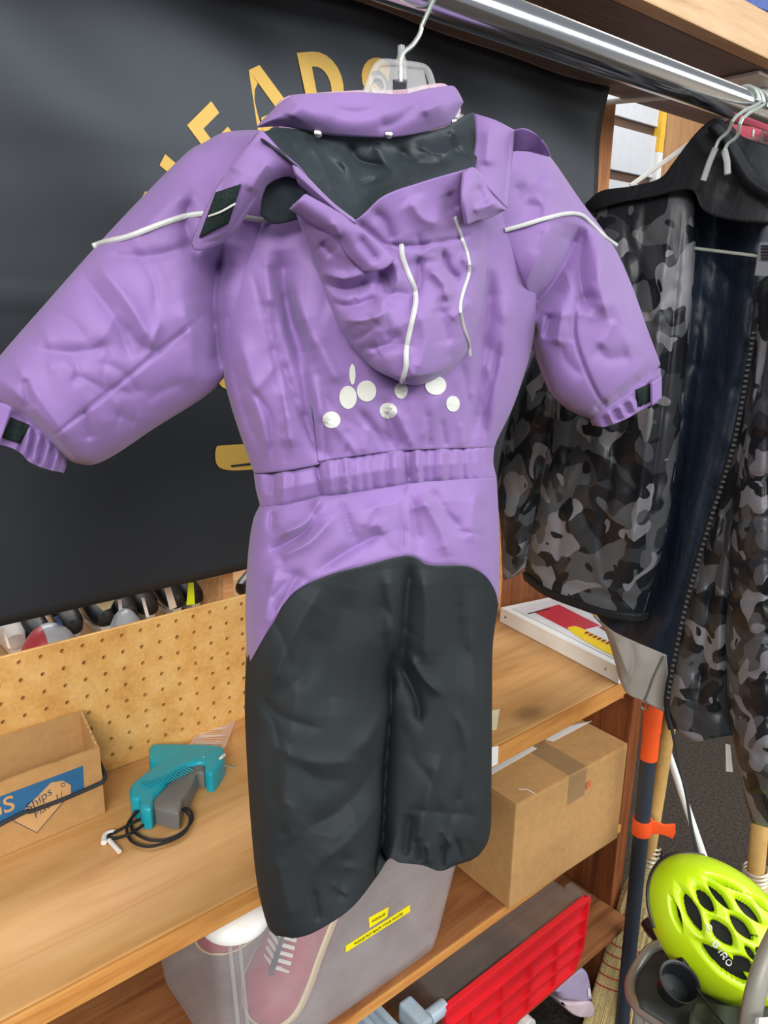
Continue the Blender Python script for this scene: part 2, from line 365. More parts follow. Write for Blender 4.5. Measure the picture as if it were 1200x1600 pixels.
def bulge(s, p=2.4, q=.55): x = np.abs(2*s-1); return np.clip(1-x**p, 0, 1)**q
def panel(name, top, bot, left, right, nu, nv, T, mat, folds, key, parent=suit, p=2.4, q=.55, w0=0.0, back=.85, plane=SP, Wmod=None, label=None, noise=0.0):
    G, s, t = coons(top, bot, left, right, nu, nv)
    TT = lerp_tab(T, t)[:, None] if isinstance(T, list) else T
    prof = bulge(s, p, q)[None, :]*np.ones((nv, 1))
    fade = (1-np.abs(2*s-1)**6)[None, :]
    W = TT*prof + strokes(G, folds)*fade
    if Wmod is not None: W = Wmod(G, s, t, W)
    W = W + w0
    F = plane.at(G[..., 0].ravel(), G[..., 1].ravel(), W.ravel()).reshape(nv, nu, 3)
    Z = plane.at(G[..., 0].ravel(), G[..., 1].ravel(), np.full(nv*nu, w0)).reshape(nv, nu, 3)
    Bk = Z - plane.n*(TT*prof*back)[..., None]
    SURF[key] = (G.reshape(-1, 2), W.ravel())
    return slab(name, F, Bk, mat, parent, label)
def flap(name, top, bot, left, right, nu, nv, wfun, th, mat, folds=(), key=None, parent=suit, plane=SP, label=None, cosx=False):
    """thin cloth sheet with real thickness; wfun(G,s,t)->height of its near face"""
    G, s, t = coons(top, bot, left, right, nu, nv, cosx)
    W = wfun(G, s[None, :], t[:, None])*np.ones((nv, nu)) + (strokes(G, folds) if len(folds) else 0)
    g = G.reshape(-1, 2); F = plane.at(g[:, 0], g[:, 1], W.ravel()).reshape(nv, nu, 3); B = F - plane.n*th
    if key: SURF[key] = (g, W.ravel())
    return slab(name, F, B, mat, parent, label)
def tube_px(name, pts, r, mat, keys, parent=suit, lift=.001, plane=SP, n=8, k=4, flat=1.0):
    q = smooth_line(pts, max(6, k*len(pts))); W = [lookup(keys, x, y)+lift for x, y in q]
    mb = MB(); mb.tube(plane.at(q[:, 0], q[:, 1], W), r, n, flat=flat); return mb.build(name, mat, parent, True)
def decal(name, cx, cy, rx, ry, mat, keys, parent=suit, plane=SP, lift=.0012, rot=0, n=22, loop=None, label=None):
    ca, sa = math.cos(rot), math.sin(rot); pts = [(cx, cy)]
    for r in (.5, 1.0):
        for k in range(n):
            a = 2*math.pi*k/n; x, y = rx*r*math.cos(a), ry*r*math.sin(a); pts.append((cx+x*ca-y*sa, cy+x*sa+y*ca))
    P = np.array(pts); W = np.array([lookup(keys, x, y)+lift for x, y in P])
    F = plane.at(P[:, 0], P[:, 1], W); fs = [(0, 1+k, 1+(k+1) % n) for k in range(n)]+[(1+k, 1+n+k, 1+n+(k+1) % n, 1+(k+1) % n) for k in range(n)]
    m = len(F); B = F-plane.n*.0008
    fs2 = [tuple(i+m for i in reversed(f)) for f in fs]; rim = [(1+n+k, 1+n+(k+1) % n, m+1+n+(k+1) % n, m+1+n+k) for k in range(n)]
    o = mesh(name, np.vstack([F, B]), fs+fs2+rim, mat, parent, False, label); return o

# --- body panels (they share their seam lines)
panel('upper_back', [(410, 205), (500, 215), (600, 218), (690, 205), (742, 190)], BAND_T, L_up, R_up, 130, 150,
      [(0, .045), (.25, .068), (.55, .078), (.85, .068), (1, .058)], M_purple, TORSO_S, 'back')
panel('waistband', BAND_T, BAND_B, [(398, 742), (402, 768), (408, 792)], [(773, 697), (771, 722), (776, 746)], 150, 26,
      [(0, .058), (.5, .064), (1, .058)], M_purple, BAND_S, 'band', w0=0.0)
panel('seat', BAND_B, PATCH, [(408, 792), (397, 820), (390, 880), (387, 960), (390, 1036)], [(776, 746), (779, 800), (781, 870), (779, 945)], 130, 90,
      [(0, .058), (.25, .072), (1, .082)], M_purple, SEAT_S, 'seat')
def legs_mod(G, s, t, W):
    c = lerp_tab([(0, .64), (.3, .61), (.5, .60), (.75, .57), (1, .53)], t)[:, None]; x = s[None, :]
    k = np.clip((t[:, None]-.22)/.2, 0, 1); k = k*k*(3-2*k)
    l = bulge(np.clip(x/c, 0, 1), 2.2, .5)*.074; r = bulge(np.clip((x-c)/(1-c), 0, 1), 2.2, .5)*.066
    two = np.where(x < c, l, r)
    fade = (1-np.abs(2*s-1)**6)[None, :]
    return W*(1-k) + k*(two + strokes(G, LEG_S)*fade)
PL = [(390, 1036), (386, 1120), (390, 1230), (396, 1320), (404, 1390), (418, 1446), (430, 1462)]
PR = [(779, 945), (770, 1010), (769, 1100), (768, 1220), (766, 1300), (752, 1332), (735, 1345)]
HEM = [(430, 1462), (465, 1465), (500, 1452), (550, 1418), (590, 1368), (608, 1342), (625, 1348), (660, 1352), (688, 1361), (712, 1352), (735, 1345)]
panel('seat_patch', PATCH, HEM, PL, PR, 170, 190, [(0, .082), (1, .06)], M_black, LEG_S, 'legs', Wmod=legs_mod, label='black hard-wearing seat and trouser legs')
ALLB = ['back', 'band', 'seat', 'legs']

# --- sleeves
SL_S = [([(328, 485), (260, 540), (180, 605), (86, 680)], 2.4, -.004), ([(350, 380), (333, 470), (345, 590)], 24, -.028), ([(60, 545), (110, 552), (170, 540)], 14, -.006),
        ([(120, 420), (180, 500), (205, 565)], 12, -.005), ([(150, 410), (200, 470), (240, 540)], 14, .006), ([(285, 470), (300, 540), (300, 610)], 18, .006), ([(300, 290), (250, 330), (200, 385)], 22, .005),
        ([(300, 310), (290, 350), (310, 400)], 12, -.007), ([(130, 640), (140, 690)], 8, -.004), ([(215, 660), (180, 650)], 14, -.004), ([(40, 590), (45, 640)], 7, -.004), ([(20, 560), (60, 620), (110, 690)], 14, .004),
        ([(145, 385), (220, 362), (315, 336)], 4, .002), ([(250, 500), (230, 560)], 8, .004), ([(310, 380), (240, 400), (160, 400)], 9, -.004)] + rand_strokes(rng, (60, 350, 330, 680), 26, 40, 40, 80, 9, .002)

panel('sleeve', [(430, 208), (440, 330), (432, 470)], [(-30, 612), (0, 626), (50, 662), (104, 718)],
      [(430, 208), (400, 203), (350, 207), (320, 222), (290, 240), (220, 310), (150, 385), (75, 470), (0, 556), (-26, 594), (-30, 612)],
      [(432, 470), (395, 545), (352, 588), (330, 612), (300, 633), (240, 670), (190, 704), (160, 721), (140, 727), (120, 724), (104, 718)],
      110, 150, [(0, .05), (.3, .062), (.8, .062), (.95, .055), (1, .03)], M_purple, SL_S, 'sleeveL', w0=-.012, p=2.2)
CUFF_S = [([(40+k*7.5, 660+k*6.2), (28+k*7.5, 712+k*4.2)], 2.6, .0045*(1 if k % 2 else -1)) for k in range(9)] + [([(2, 630), (60, 672), (110, 722)], 4, -.005)]
panel('cuff', [(-8, 622), (50, 660), (104, 714)], [(-28, 688), (12, 698), (32, 708), (46, 722), (72, 733), (100, 739)],
      [(-8, 622), (-20, 655), (-28, 688)], [(104, 714), (104, 727), (100, 739)], 70, 26, [(0, .040), (.2, .036), (1, .032)], M_purple, CUFF_S, 'cuffL', w0=-.012)
SR_S = [([(906, 352), (880, 415), (845, 465), (805, 500)], 20, -.028), ([(935, 365), (935, 430), (950, 500)], 16, .010), ([(915, 350), (905, 430), (918, 490)], 12, -.008), ([(880, 420), (905, 470)], 10, .004), ([(902, 465), (898, 520), (912, 570), (935, 620), (950, 640)], 2.6, -.004),
        ([(940, 400), (965, 480), (990, 560)], 16, .006), ([(860, 345), (830, 420), (812, 470)], 16, .007), ([(790, 380), (815, 440), (835, 485)], 2.4, -.003), ([(880, 480), (870, 540)], 14, .008), ([(862, 490), (850, 530)], 10, -.010),
        ([(930, 540), (950, 560), (985, 555)], 12, -.004), ([(1000, 590), (960, 622)], 5, -.004), ([(1024, 575), (985, 610)], 5, -.003), ([(960, 500), (940, 545)], 9, .004), ([(800, 300), (830, 290), (850, 260)], 10, -.004),
        ([(930, 640), (948, 625)], 4, -.005), ([(788, 360), (850, 343), (912, 338), (962, 383)], 4, .002), ([(820, 320), (850, 325)], 10, -.004)] + rand_strokes(rng, (830, 270, 1010, 620), 18, 70, 40, 70, 9, .002)
panel('sleeve', [(742, 200), (760, 330), (786, 470)], [(1032, 570), (1000, 605), (960, 632), (925, 655)],
      [(742, 200), (775, 195), (803, 203), (830, 218), (862, 248), (905, 310), (955, 378), (985, 440), (1012, 515), (1029, 560), (1032, 570)],
      [(786, 470), (815, 490), (838, 515), (842, 545), (850, 570), (860, 600), (872, 624), (890, 640), (905, 648), (925, 655)],
      110, 130, [(0, .05), (.3, .058), (.8, .058), (.95, .05), (1, .03)], M_purple, SR_S, 'sleeveR', w0=-.012, p=2.2)
CUFR_S = [([(942+k*8.5, 650-k*5.2), (950+k*8.5, 668-k*5)], 2.6, .0045*(1 if k % 2 else -1)) for k in range(7)]
panel('cuff', [(924, 652), (960, 630), (1000, 603), (1032, 575)], [(930, 664), (945, 667), (978, 655), (1000, 642), (1028, 628)],
      [(924, 652), (926, 658), (930, 664)], [(1032, 575), (1034, 600), (1028, 628)], 70, 24, [(0, .034), (1, .03)], M_purple, CUFR_S, 'cuffR', w0=-.012)
ARM = ['sleeveL', 'sleeveR', 'back']

# --- collar, lining and hood
flap('collar_lining', [(432, 166), (446, 152), (470, 147), (560, 141), (625, 140), (664, 133), (690, 130), (702, 136), (718, 156)], [(440, 205), (520, 214), (610, 216), (690, 200), (718, 182)],
     [(432, 166), (434, 185), (440, 205)], [(718, 156), (720, 170), (718, 182)], 60, 10, lambda G, s, t: -.045+.03*(2*s-1)**2, .006, M_pink, label='pale lilac fleece inside of the collar')
COL_S = [([(520, 170), (560, 176), (600, 165)], 14, -.004), ([(650, 165), (620, 190), (590, 200)], 12, -.004), ([(690, 160), (660, 175)], 12, .004), ([(470, 160), (455, 185)], 12, .004), ([(450, 153), (560, 148), (620, 151), (700, 139)], 2.2, .0016)]
flap('collar', [(404, 196), (425, 174), (450, 152), (470, 147), (560, 144), (626, 147), (664, 139), (700, 134), (712, 137), (724, 158)], [(404, 198), (440, 196), (480, 202), (520, 210), (600, 214), (650, 209), (690, 198), (706, 190), (724, 160)],
     [(404, 196), (404, 197), (404, 198)], [(724, 158), (724, 159), (724, 160)], 80, 26, lambda G, s, t: .028+.046*np.sqrt(np.clip(1-(2*s-1)**2, 0, 1))+.012*np.sin(np.pi*t), .005, M_purple, COL_S, 'collar')
LIN_S = [([(455, 225), (480, 270), (500, 300)], 7, -.008), ([(480, 222), (500, 250), (520, 300)], 8, .007), ([(520, 230), (540, 260), (560, 320)], 9, .006), ([(545, 225), (560, 250), (600, 260)], 6, -.006), ([(585, 225), (600, 250), (620, 275)], 7, .006),
         ([(620, 230), (650, 255), (700, 255)], 8, -.007), ([(650, 225), (690, 240), (730, 220)], 7, .006), ([(700, 205), (712, 235), (735, 250)], 6, -.005), ([(430, 225), (450, 250), (470, 262)], 6, .005), ([(560, 290), (590, 280)], 6, -.005)] + rand_strokes(rng, (430, 215, 740, 320), 10, 40, 30, 60, 8, .002)
FOLD = 1.2
flap('hood_lining_and_shade', [(406, 212), (420, 203), (440, 199), (500, 206), (600, 214), (690, 200), (735, 176), (746, 180)], [(410, 216), (440, 240), (472, 268), (515, 312), (553, 342), (600, 306), (660, 283), (742, 262)],
     [(406, 212), (408, 214), (410, 216)], [(746, 180), (750, 215), (742, 262)], 90, 60, lambda G, s, t: .062+.052*t**1.3-.016*np.sin(np.pi*t)*np.sin(np.pi*s), .004, M_lining_and_shade, LIN_S, 'lining', label='black quilted hood lining')
FOLD = 1.55
HOOD_S = [([(600, 380), (640, 384), (700, 376), (735, 368)], 3, -.005), ([(500, 440), (535, 452), (580, 440)], 9, -.009), ([(495, 425), (540, 435), (575, 425)], 8, .007), ([(590, 420), (602, 440), (610, 470)], 7, -.007), ([(612, 400), (622, 440), (600, 470)], 7, .006),
          ([(650, 395), (655, 440), (640, 480)], 8, -.006), ([(690, 390), (700, 420), (720, 440)], 7, -.008), ([(670, 420), (690, 440), (700, 470)], 8, .007), ([(720, 400), (745, 420)], 7, .006), ([(530, 500), (570, 500), (610, 485)], 10, .006), ([(560, 545), (600, 540), (630, 520)], 12, -.005),
          ([(650, 470), (665, 530), (650, 590)], 14, .006), ([(690, 480), (700, 540)], 12, -.005), ([(555, 345), (620, 400)], 8, -.006), ([(580, 330), (600, 345), (615, 380)], 9, -.006), ([(640, 310), (660, 340), (690, 350)], 14, .006), ([(700, 300), (712, 330)], 9, -.006), ([(500, 380), (520, 400)], 8, -.006),
          ([(515, 470), (545, 480), (590, 465)], 7, -.005), ([(735, 470), (705, 500)], 8, .004)] + rand_strokes(rng, (490, 380, 740, 570), 26, 20, 50, 55, 8, .0026)
def hood_w(G, s, t, W): return W + (.062+.046*np.clip(1-t[:, None]/.35, 0, 1)**1.2)
panel('hood', [(457, 318), (500, 334), (553, 344), (600, 306), (660, 284), (715, 268), (737, 261)], [(618, 593), (632, 599), (645, 602), (660, 600), (676, 595)],
      [(457, 318), (470, 355), (485, 395), (500, 440), (516, 486), (540, 530), (560, 555), (585, 578), (618, 593)],
      [(737, 261), (748, 300), (758, 350), (760, 400), (757, 450), (748, 500), (735, 540), (712, 572), (676, 595)],
      110, 120, [(0, .018), (.2, .040), (.6, .062), (.9, .055), (1, .03)], M_purple, HOOD_S, 'hood', Wmod=hood_w, p=2.4, back=.3, w0=0)
flap('hood_flap', [(404, 207), (412, 206), (440, 236), (470, 262), (490, 290)], [(301, 380), (306, 390), (322, 390), (345, 381)], [(404, 207), (375, 245), (342, 290), (314, 345), (301, 380)], [(490, 290), (460, 276), (438, 278), (415, 292), (392, 325), (368, 362), (345, 381)],
     30, 60, lambda G, s, t: .098-.030*t+.014*np.sin(np.pi*s)*(1-.5*t)+.012*np.sin(np.pi*t), .004, M_purple, [([(360, 260), (340, 300)], 14, -.004), ([(420, 250), (390, 300)], 10, .004), ([(318, 380), (350, 370), (380, 330), (412, 285)], 2, -.0015)], 'flapL')
flap('hood_flap', [(744, 178), (775, 188), (804, 203)], [(738, 263), (765, 296), (793, 326)], [(744, 178), (746, 220), (738, 263)], [(804, 203), (800, 260), (793, 326)], 30, 40,
     lambda G, s, t: .088+.010*np.sin(np.pi*s)+.012*t, .004, M_purple, [([(765, 200), (760, 260)], 12, .004), ([(797, 210), (794, 260), (788, 318)], 2, -.0015)], 'flapR')
flap('flap_tab', [(803, 204), (818, 200), (836, 208), (852, 224), (861, 243)], [(801, 236), (815, 235), (830, 236), (846, 240), (860, 244)], [(803, 204), (801, 220), (801, 236)], [(861, 243), (861, 243.5), (860, 244)], 24, 12,
     lambda G, s, t: .088+.022*np.sin(np.pi*s*.8)-.02*t, .004, M_purple, (), 'tabR')
flap('hood_gusset', [(726, 268), (742, 262), (765, 290), (793, 324)], [(730, 352), (745, 345), (768, 340), (786, 330)], [(726, 268), (724, 310), (730, 352)], [(793, 324), (791, 328), (786, 330)], 24, 24,
     lambda G, s, t: .122-.03*s+.012*np.sin(np.pi*t), .004, M_purple, [([(745, 290), (760, 320)], 8, -.005), ([(740, 330), (775, 315)], 6, .004)], 'gusset')
flap('hood_strap', [(478, 303), (520, 326), (556, 350), (600, 388), (618, 405)], [(455, 326), (490, 350), (525, 372), (545, 400), (570, 425)], [(478, 303), (466, 315), (455, 326)], [(618, 405), (600, 420), (570, 425)], 40, 16,
     lambda G, s, t: .128-.012*t+.006*np.sin(np.pi*t), .004, M_purple, [([(520, 345), (530, 370)], 6, .003), ([(560, 370), (590, 410)], 8, -.005)], 'strap')
flap('hood_lining_and_shade', [(424, 276), (450, 276), (482, 288)], [(408, 335), (430, 350), (470, 342)], [(424, 276), (412, 305), (408, 335)], [(482, 288), (476, 315), (470, 342)], 14, 14, lambda G, s, t: .088-.012*t+0*s, .003, M_lining_and_shade, (), 'flap_shade', label='dark sheet standing in for shade under the hood flap')  # sheet in lining colour stands in for the flap's shadow on purple fabric
flap('hood_rim', [(458, 254), (485, 281), (520, 316), (554, 342)], [(470, 288), (500, 313), (530, 336), (557, 354)], [(458, 254), (470, 288)], [(554, 342), (557, 354)], 40, 8, lambda G, s, t: .112+.010*np.sin(np.pi*t)+.008*s, .004, M_purple, (), 'rim')
HK = ['hood', 'strap', 'gusset']
tube_px('piping', [(627, 383), (629, 402), (637, 425), (648, 452), (649, 475), (641, 515), (635, 545), (634, 575), (628, 596)], .0024, M_piping, ['hood'])
tube_px('piping', [(711, 340), (720, 368), (731, 400), (733, 425), (724, 455), (719, 480), (724, 510), (732, 535), (734, 555)], .0017, M_piping, ['hood'])
tube_px('piping', [(145, 385), (165, 378), (200, 370), (250, 351), (290, 338), (318, 334)], .0024, M_piping, ['sleeveL'])
tube_px('piping', [(376, 339), (398, 342), (420, 345)], .0022, M_piping, ['sleeveL', 'back'], lift=.006)
tube_px('piping', [(788, 360), (820, 351), (850, 342), (885, 334), (908, 336), (925, 350), (945, 370), (963, 383)], .0024, M_piping, ['sleeveR'], lift=.002)
for c in ((518, 656, 14, 13), (544, 621, 13.5, 18), (573, 611, 15, 16.5), (551, 585, 4.6, 16), (607, 642, 13.5, 12.5), (627, 610, 10, 13), (681, 602, 16.5, 15), (708, 631, 10.5, 12.5)):
    decal('reflective_dot', *c, M_dot, ['back'])
# velcro
flap('velcro_patch', [(338, 300), (377, 287)], [(312, 371), (357, 350)], [(338, 300), (312, 371)], [(377, 287), (357, 350)], 10, 14, lambda G, s, t: np.array([[lookup(['flapL'], *G[i, j])+.0025 for j in range(G.shape[1])] for i in range(G.shape[0])]), .002, M_velcro, (), 'v1', label='black velcro on the hood flap')
tube_px('velcro_seam', [(326, 338), (345, 331), (368, 318)], .0008, M_piping, ['v1'])
flap('velcro_patch', [(17, 652), (46, 664)], [(3, 684), (31, 693)], [(17, 652), (3, 684)], [(46, 664), (31, 693)], 8, 8, lambda G, s, t: np.array([[lookup(['cuffL'], *G[i, j])+.003 for j in range(G.shape[1])] for i in range(G.shape[0])]), .002, M_velcro)
flap('cuff_tab', [(-14, 626), (4, 630), (19, 636)], [(-30, 684), (-12, 686), (1, 688)], [(-14, 626), (-30, 684)], [(19, 636), (1, 688)], 12, 14, lambda G, s, t: .034+.003*s*0+0*t, .004, M_purple)
flap('velcro_patch', [(995, 609), (1019, 599)], [(997, 636), (1019, 627)], [(995, 609), (997, 636)], [(1019, 599), (1019, 627)], 8, 8, lambda G, s, t: np.array([[lookup(['cuffR'], *G[i, j])+.003 for j in range(G.shape[1])] for i in range(G.shape[0])]), .002, M_velcro)
flap('cuff_tab', [(1019, 598), (1034, 588)], [(1020, 634), (1034, 622)], [(1019, 598), (1020, 634)], [(1034, 588), (1034, 622)], 8, 12, lambda G, s, t: .024+0*s*t, .004, M_purple)
for c in ((497, 208), (608, 210), (711, 190)):
    p = SP.at(c[0], c[1], lookup(['collar'], *c)+.002)[0]
    MB().lathe([(.0036, -.001), (.0036, .0004), (.0024, .0012), (.0008, .0014)], p, SP.n, 14).build('snap', M_steel, suit, True)
FOLD = 1.0
# ================================================================== setting
M_floor = plain('dark_carpet', (64, 58, 52), rough=.95, vary=.35, scale=120, spec=.1)
M_wall = plain('cream_wall', (196, 184, 166), rough=.9)
M_table = wood('honey_pine_top', (188, 136, 80), (206, 158, 100), (216, 172, 118), 'X', .7, .45)
M_edge = wood('pine_edge', (176, 112, 54), (208, 146, 78), (224, 168, 98), 'X', 1.4, .5, knots=False)
M_ply = wood('red_brown_ply', (112, 66, 38), (150, 96, 56), (176, 122, 76), 'X', .8, .55)
M_panelw = wood('reddish_end_panel', (96, 50, 28), (136, 78, 44), (166, 104, 62), 'Z', .9, .5)
M_brown = wood('dark_shelf_board', (86, 66, 56), (104, 82, 70), (124, 100, 86), 'X', .7, .7, knots=False, spec=.15)
M_under = wood('grey_brown_underside', (112, 94, 90), (130, 112, 108), (146, 128, 122), 'X', .7, .6, knots=False, spec=.3)
M_fascia = wood('pale_fir_edge', (196, 152, 104), (220, 180, 132), (232, 198, 154), 'X', 1.2, .5, knots=False)
M_peg = NM('pegboard_tan')
_f = M_peg.noise(M_peg.coord(), 26, 5, .6); _g = M_peg.noise(M_peg.coord(), 160, 2)
M_peg.set(Base_Color=M_peg.mix(.25, M_peg.ramp(_f, [(.3, (214, 158, 84)), (.5, (232, 182, 106)), (.7, (242, 200, 128))]), M_peg.ramp(_g, [(.3, (170, 112, 52)), (.7, (226, 180, 112))])), Roughness=.55); M_peg = M_peg.m
M_card = plain('corrugated_cardboard', (190, 148, 96), rough=.8, vary=.06, scale=60, spec=.2)
M_card_in = plain('cardboard_inside', (178, 138, 92), rough=.85, vary=.06, spec=.2)
M_white = plain('white_plastic', (232, 232, 228), rough=.35, vary=.02)
M_blackp = plain('black_plastic', (26, 28, 31), rough=.4)
M_chrome = plain('chrome_tube', (214, 216, 220), rough=.16, metal=1.0, vary=.02)
M_gold = plain('gold_banner_print', (236, 194, 92), rough=.5, vary=.05, scale=4)

fl = struct(MB().box((-4, -8, -.05), (6, 5, 0)).build('floor', M_floor, origin=(0, 0, 0)))
struct(MB().box((-3, 3.6, 0), (6, 3.7, 3)).build('wall_back', M_wall, origin=(1.5, 3.65, 0)))
struct(MB().box((5.9, -3, 0), (6, 3.6, 3)).build('wall_right', M_wall, origin=(5.95, 0, 0)))

# --- shop table: top, shelves, end panel, pegboard back
tb = thing('display_table', 'honey pine shop table with pegboard back and lower shelves', 'table', (.4, .95, 0))
def rise(x): u = min(1, max(0, (x-.45)/.45)); return u*u*(3-2*u)      # the old plank bows up towards its right half
def plank(y0, y1, zb, zt, xs, cut):
    mb = MB(); V = []; F = []
    for x in xs:
        k = rise(x); yf = y0 + max(0, (x-1.28)*cut); V += [(x, yf, zb+.0205*k), (x, y1, zb+.0205*k), (x, y1, zt+.025*k), (x, yf, zt+.025*k)]
    for i in range(len(xs)-1):
        a = i*4; b = a+4; F += [(a, b, b+3, a+3), (a+1, a+2, b+2, b+1), (a+3, b+3, b+2, a+2), (a, a+1, b+1, b)]
    n_ = len(V)-4; F += [(0, 3, 2, 1), (n_, n_+1, n_+2, n_+3)]
    return mb.add(V, F)
xs_ = [-.75, 0, .3, .42]+list(np.linspace(.45, .9, 14))+[1.1, 1.28, 1.375]
plank(.757, 1.30, .818, .85, xs_, .5).build('table_top', M_table, tb, bevel=.003)
plank(.7515, .7568, .8185, .8492, xs_, .5).build('edge_strip', M_edge, tb, bevel=.0015)
MB().box((-.75, .757, .497), (1.333, 1.13, .515)).build('shelf', M_ply, tb, bevel=.002)
MB().box((-.75, .752, .4972), (1.333, .7568, .5148)).build('edge_strip', M_edge, tb, bevel=.001)
MB().box((.2, .705, .282), (1.333, 1.13, .30)).build('shelf', M_ply, tb, bevel=.003)
MB().box((1.335, .757, 0), (1.375, 1.30, .838)).build('end_panel', M_panelw, tb, bevel=.003)
MB().box((-.75, 1.14, .0), (1.333, 1.15, .815)).build('back_board', M_brown, tb)
def pegboard(name, x0, x1, z0, z1, hx, hz, dx, dz, parent, y=1.13, th=.006, r=.0036):
    mb = MB(); n = 8
    nx = int((x1-x0)/dx); nz = int((z1-z0)/dz)
    X0 = hx-dx/2; Z1 = hz+dz/2
    while X0 > x0+dx: X0 -= dx
    cols = []; c = X0
    while c+dx <= x1+1e-6: cols.append(c); c += dx
    rows = []; c = Z1
    while c-dz >= z0-1e-6: rows.append(c); c -= dz
    for cx in cols:
        for cz in rows:
            mx, mz = cx+dx/2, cz-dz/2
            sq = [(mx+dx/2*max(-1, min(1, 1.4142*math.cos(a))), mz+dz/2*max(-1, min(1, 1.4142*math.sin(a)))) for a in [2*math.pi*k/n+math.pi/4 for k in range(n)]]
            ci = [(mx+r*math.cos(a), mz+r*math.sin(a)) for a in [2*math.pi*k/n+math.pi/4 for k in range(n)]]
            V = [(p[0], y, p[1]) for p in sq]+[(p[0], y, p[1]) for p in ci]+[(p[0], y+th, p[1]) for p in ci]
            F = [(k, (k+1) % n, n+(k+1) % n, n+k) for k in range(n)]+[(n+k, n+(k+1) % n, 2*n+(k+1) % n, 2*n+k) for k in range(n)]
            mb.add(V, F)
    xa, xb, zt, zb = cols[0], cols[-1]+dx, rows[0], rows[-1]-dz
    if zt < z1: mb.add([(xa, y, zt), (xb, y, zt), (xb, y, z1), (xa, y, z1)], [(0, 1, 2, 3)])
    mb.add([(xa, y, z1), (xb, y, z1), (xb, y+th, z1), (xa, y+th, z1)], [(0, 1, 2, 3)])
    mb.add([(xa, y, z0), (xb, y, z0), (xb, y, zb), (xa, y, zb)], [(0, 1, 2, 3)])
    # rear face well behind the holes keeps them dark
    mb.add([(xa, y+th+.004, z0), (xb, y+th+.004, z0), (xb, y+th+.004, z1), (xa, y+th+.004, z1)], [(0, 1, 2, 3)])
    return mb.build(name, M_peg, parent)
pegboard('pegboard_back', -.45, 1.20, .851, 1.0945, .2616, 1.0815, .0310, .0290, tb)
MB().box((1.205, 1.145, .851), (1.30, 1.16, 1.22)).build('back_panel', M_panelw, tb)
MB().box((1.30, 1.13, .851), (1.335, 1.165, 1.3)).build('corner_batten', M_edge, tb, bevel=.002)
MB().box((1.336, 1.145, .851), (1.70, 1.16, 1.22)).build('back_panel', M_panelw, tb)
# paper price stickers stuck on the table edge
def sticker(px, ops, w, h, mat, label, n='price_sticker'):
    return None
M_paper = plain('white_paper', (232, 232, 230), rough=.8, vary=.03)
M_cream = plain('cream_paper', (236, 230, 190), rough=.8, vary=.03)
def card_px(name, quad, fn, th, mat, parent=None, label=None, nrm=(0, -1, 0)):
    """thin card through four pixel corners that lie on a real plane fn"""
    P = [fn(*c) for c in quad]; nrm = np.asarray(nrm, float); return MB().prism([p+nrm*.0006 for p in P], nrm*th).build(name, mat, parent, label=label)
o = card_px('paper_note', [(768, 1111), (781, 1109), (776, 1140), (766, 1142)], lambda a, b: onz(a, b, .876), .0006, M_cream, nrm=(0, 0, 1)); tagset(o, 'small cream paper slip on table top beside right trouser leg', 'paper')
o = card_px('paper_note', [(764, 1168), (778, 1165), (777, 1193), (765, 1199)], lambda a, b: ony(a, b, .752), .0006, M_paper); tagset(o, 'small white sticker on the table front edge above brown box', 'sticker')
o = card_px('paper_tag', [(380, 1140), (392, 1138), (393, 1178), (387, 1190)], lambda a, b: onz(a, b, .851), .001, M_paper, nrm=(0, 0, 1)); tagset(o, 'white paper tag on table peeping out left of trouser leg', 'tag')

# --- overhead shelf, chrome rail, brackets
osh = thing('overhead_shelf', 'dark wooden overhead shelf with pale front edge holding the chrome rail', 'shelf', (1.1, 1.1, 2.07), kind=None)
MB().box((-.9, .835, 2.07), (3.0, 1.16, 2.14)).build('shelf_board', M_under, osh)
MB().box((-.9, .80, 2.0705), (3.0, .8345, 2.145)).build('front_edge', M_fascia, osh, bevel=.003)
for (a, b) in (((1.655, 1.185, 2.06), (1.72, 1.05, 2.06)), ((1.79, 1.18, 1.893), (1.97, 1.045, 2.055))):
    MB().tube([a, b], .006, 10).build('brace_rod', M_white, osh, True, label='white metal brace rod')
# rail bracket
bk = MB().box((1.69, .84, 2.062), (1.86, 1.0, 2.069)); bk.build('bracket_plate', M_white, osh, bevel=.002)
bk = MB().tube([(1.80, .90, 2.062), (1.80, .80, 2.0), (1.80, .70, 1.94), (1.80, .645, 1.912)], .012, 10); bk.build('bracket_arm', M_white, osh, True)
MB().lathe([(.011, 0), (.011, .014), (.006, .018)], onz(1163, 141, 2.06), (0, 0, -1), 14).build('bracket_cap', M_white, osh, True)
rail = MB().tube([(-.7, .62, 1.8895), (.4, .62, 1.8895), (1.4, .62, 1.8925), (2.6, .62, 1.8925)], .0215, 28).build('hanging_rail', M_chrome, None, True, origin=(1.0, .62, 1.87))
tagset(rail, 'long chrome hanging rail carrying the snowsuit and the camouflage jacket', 'rail')

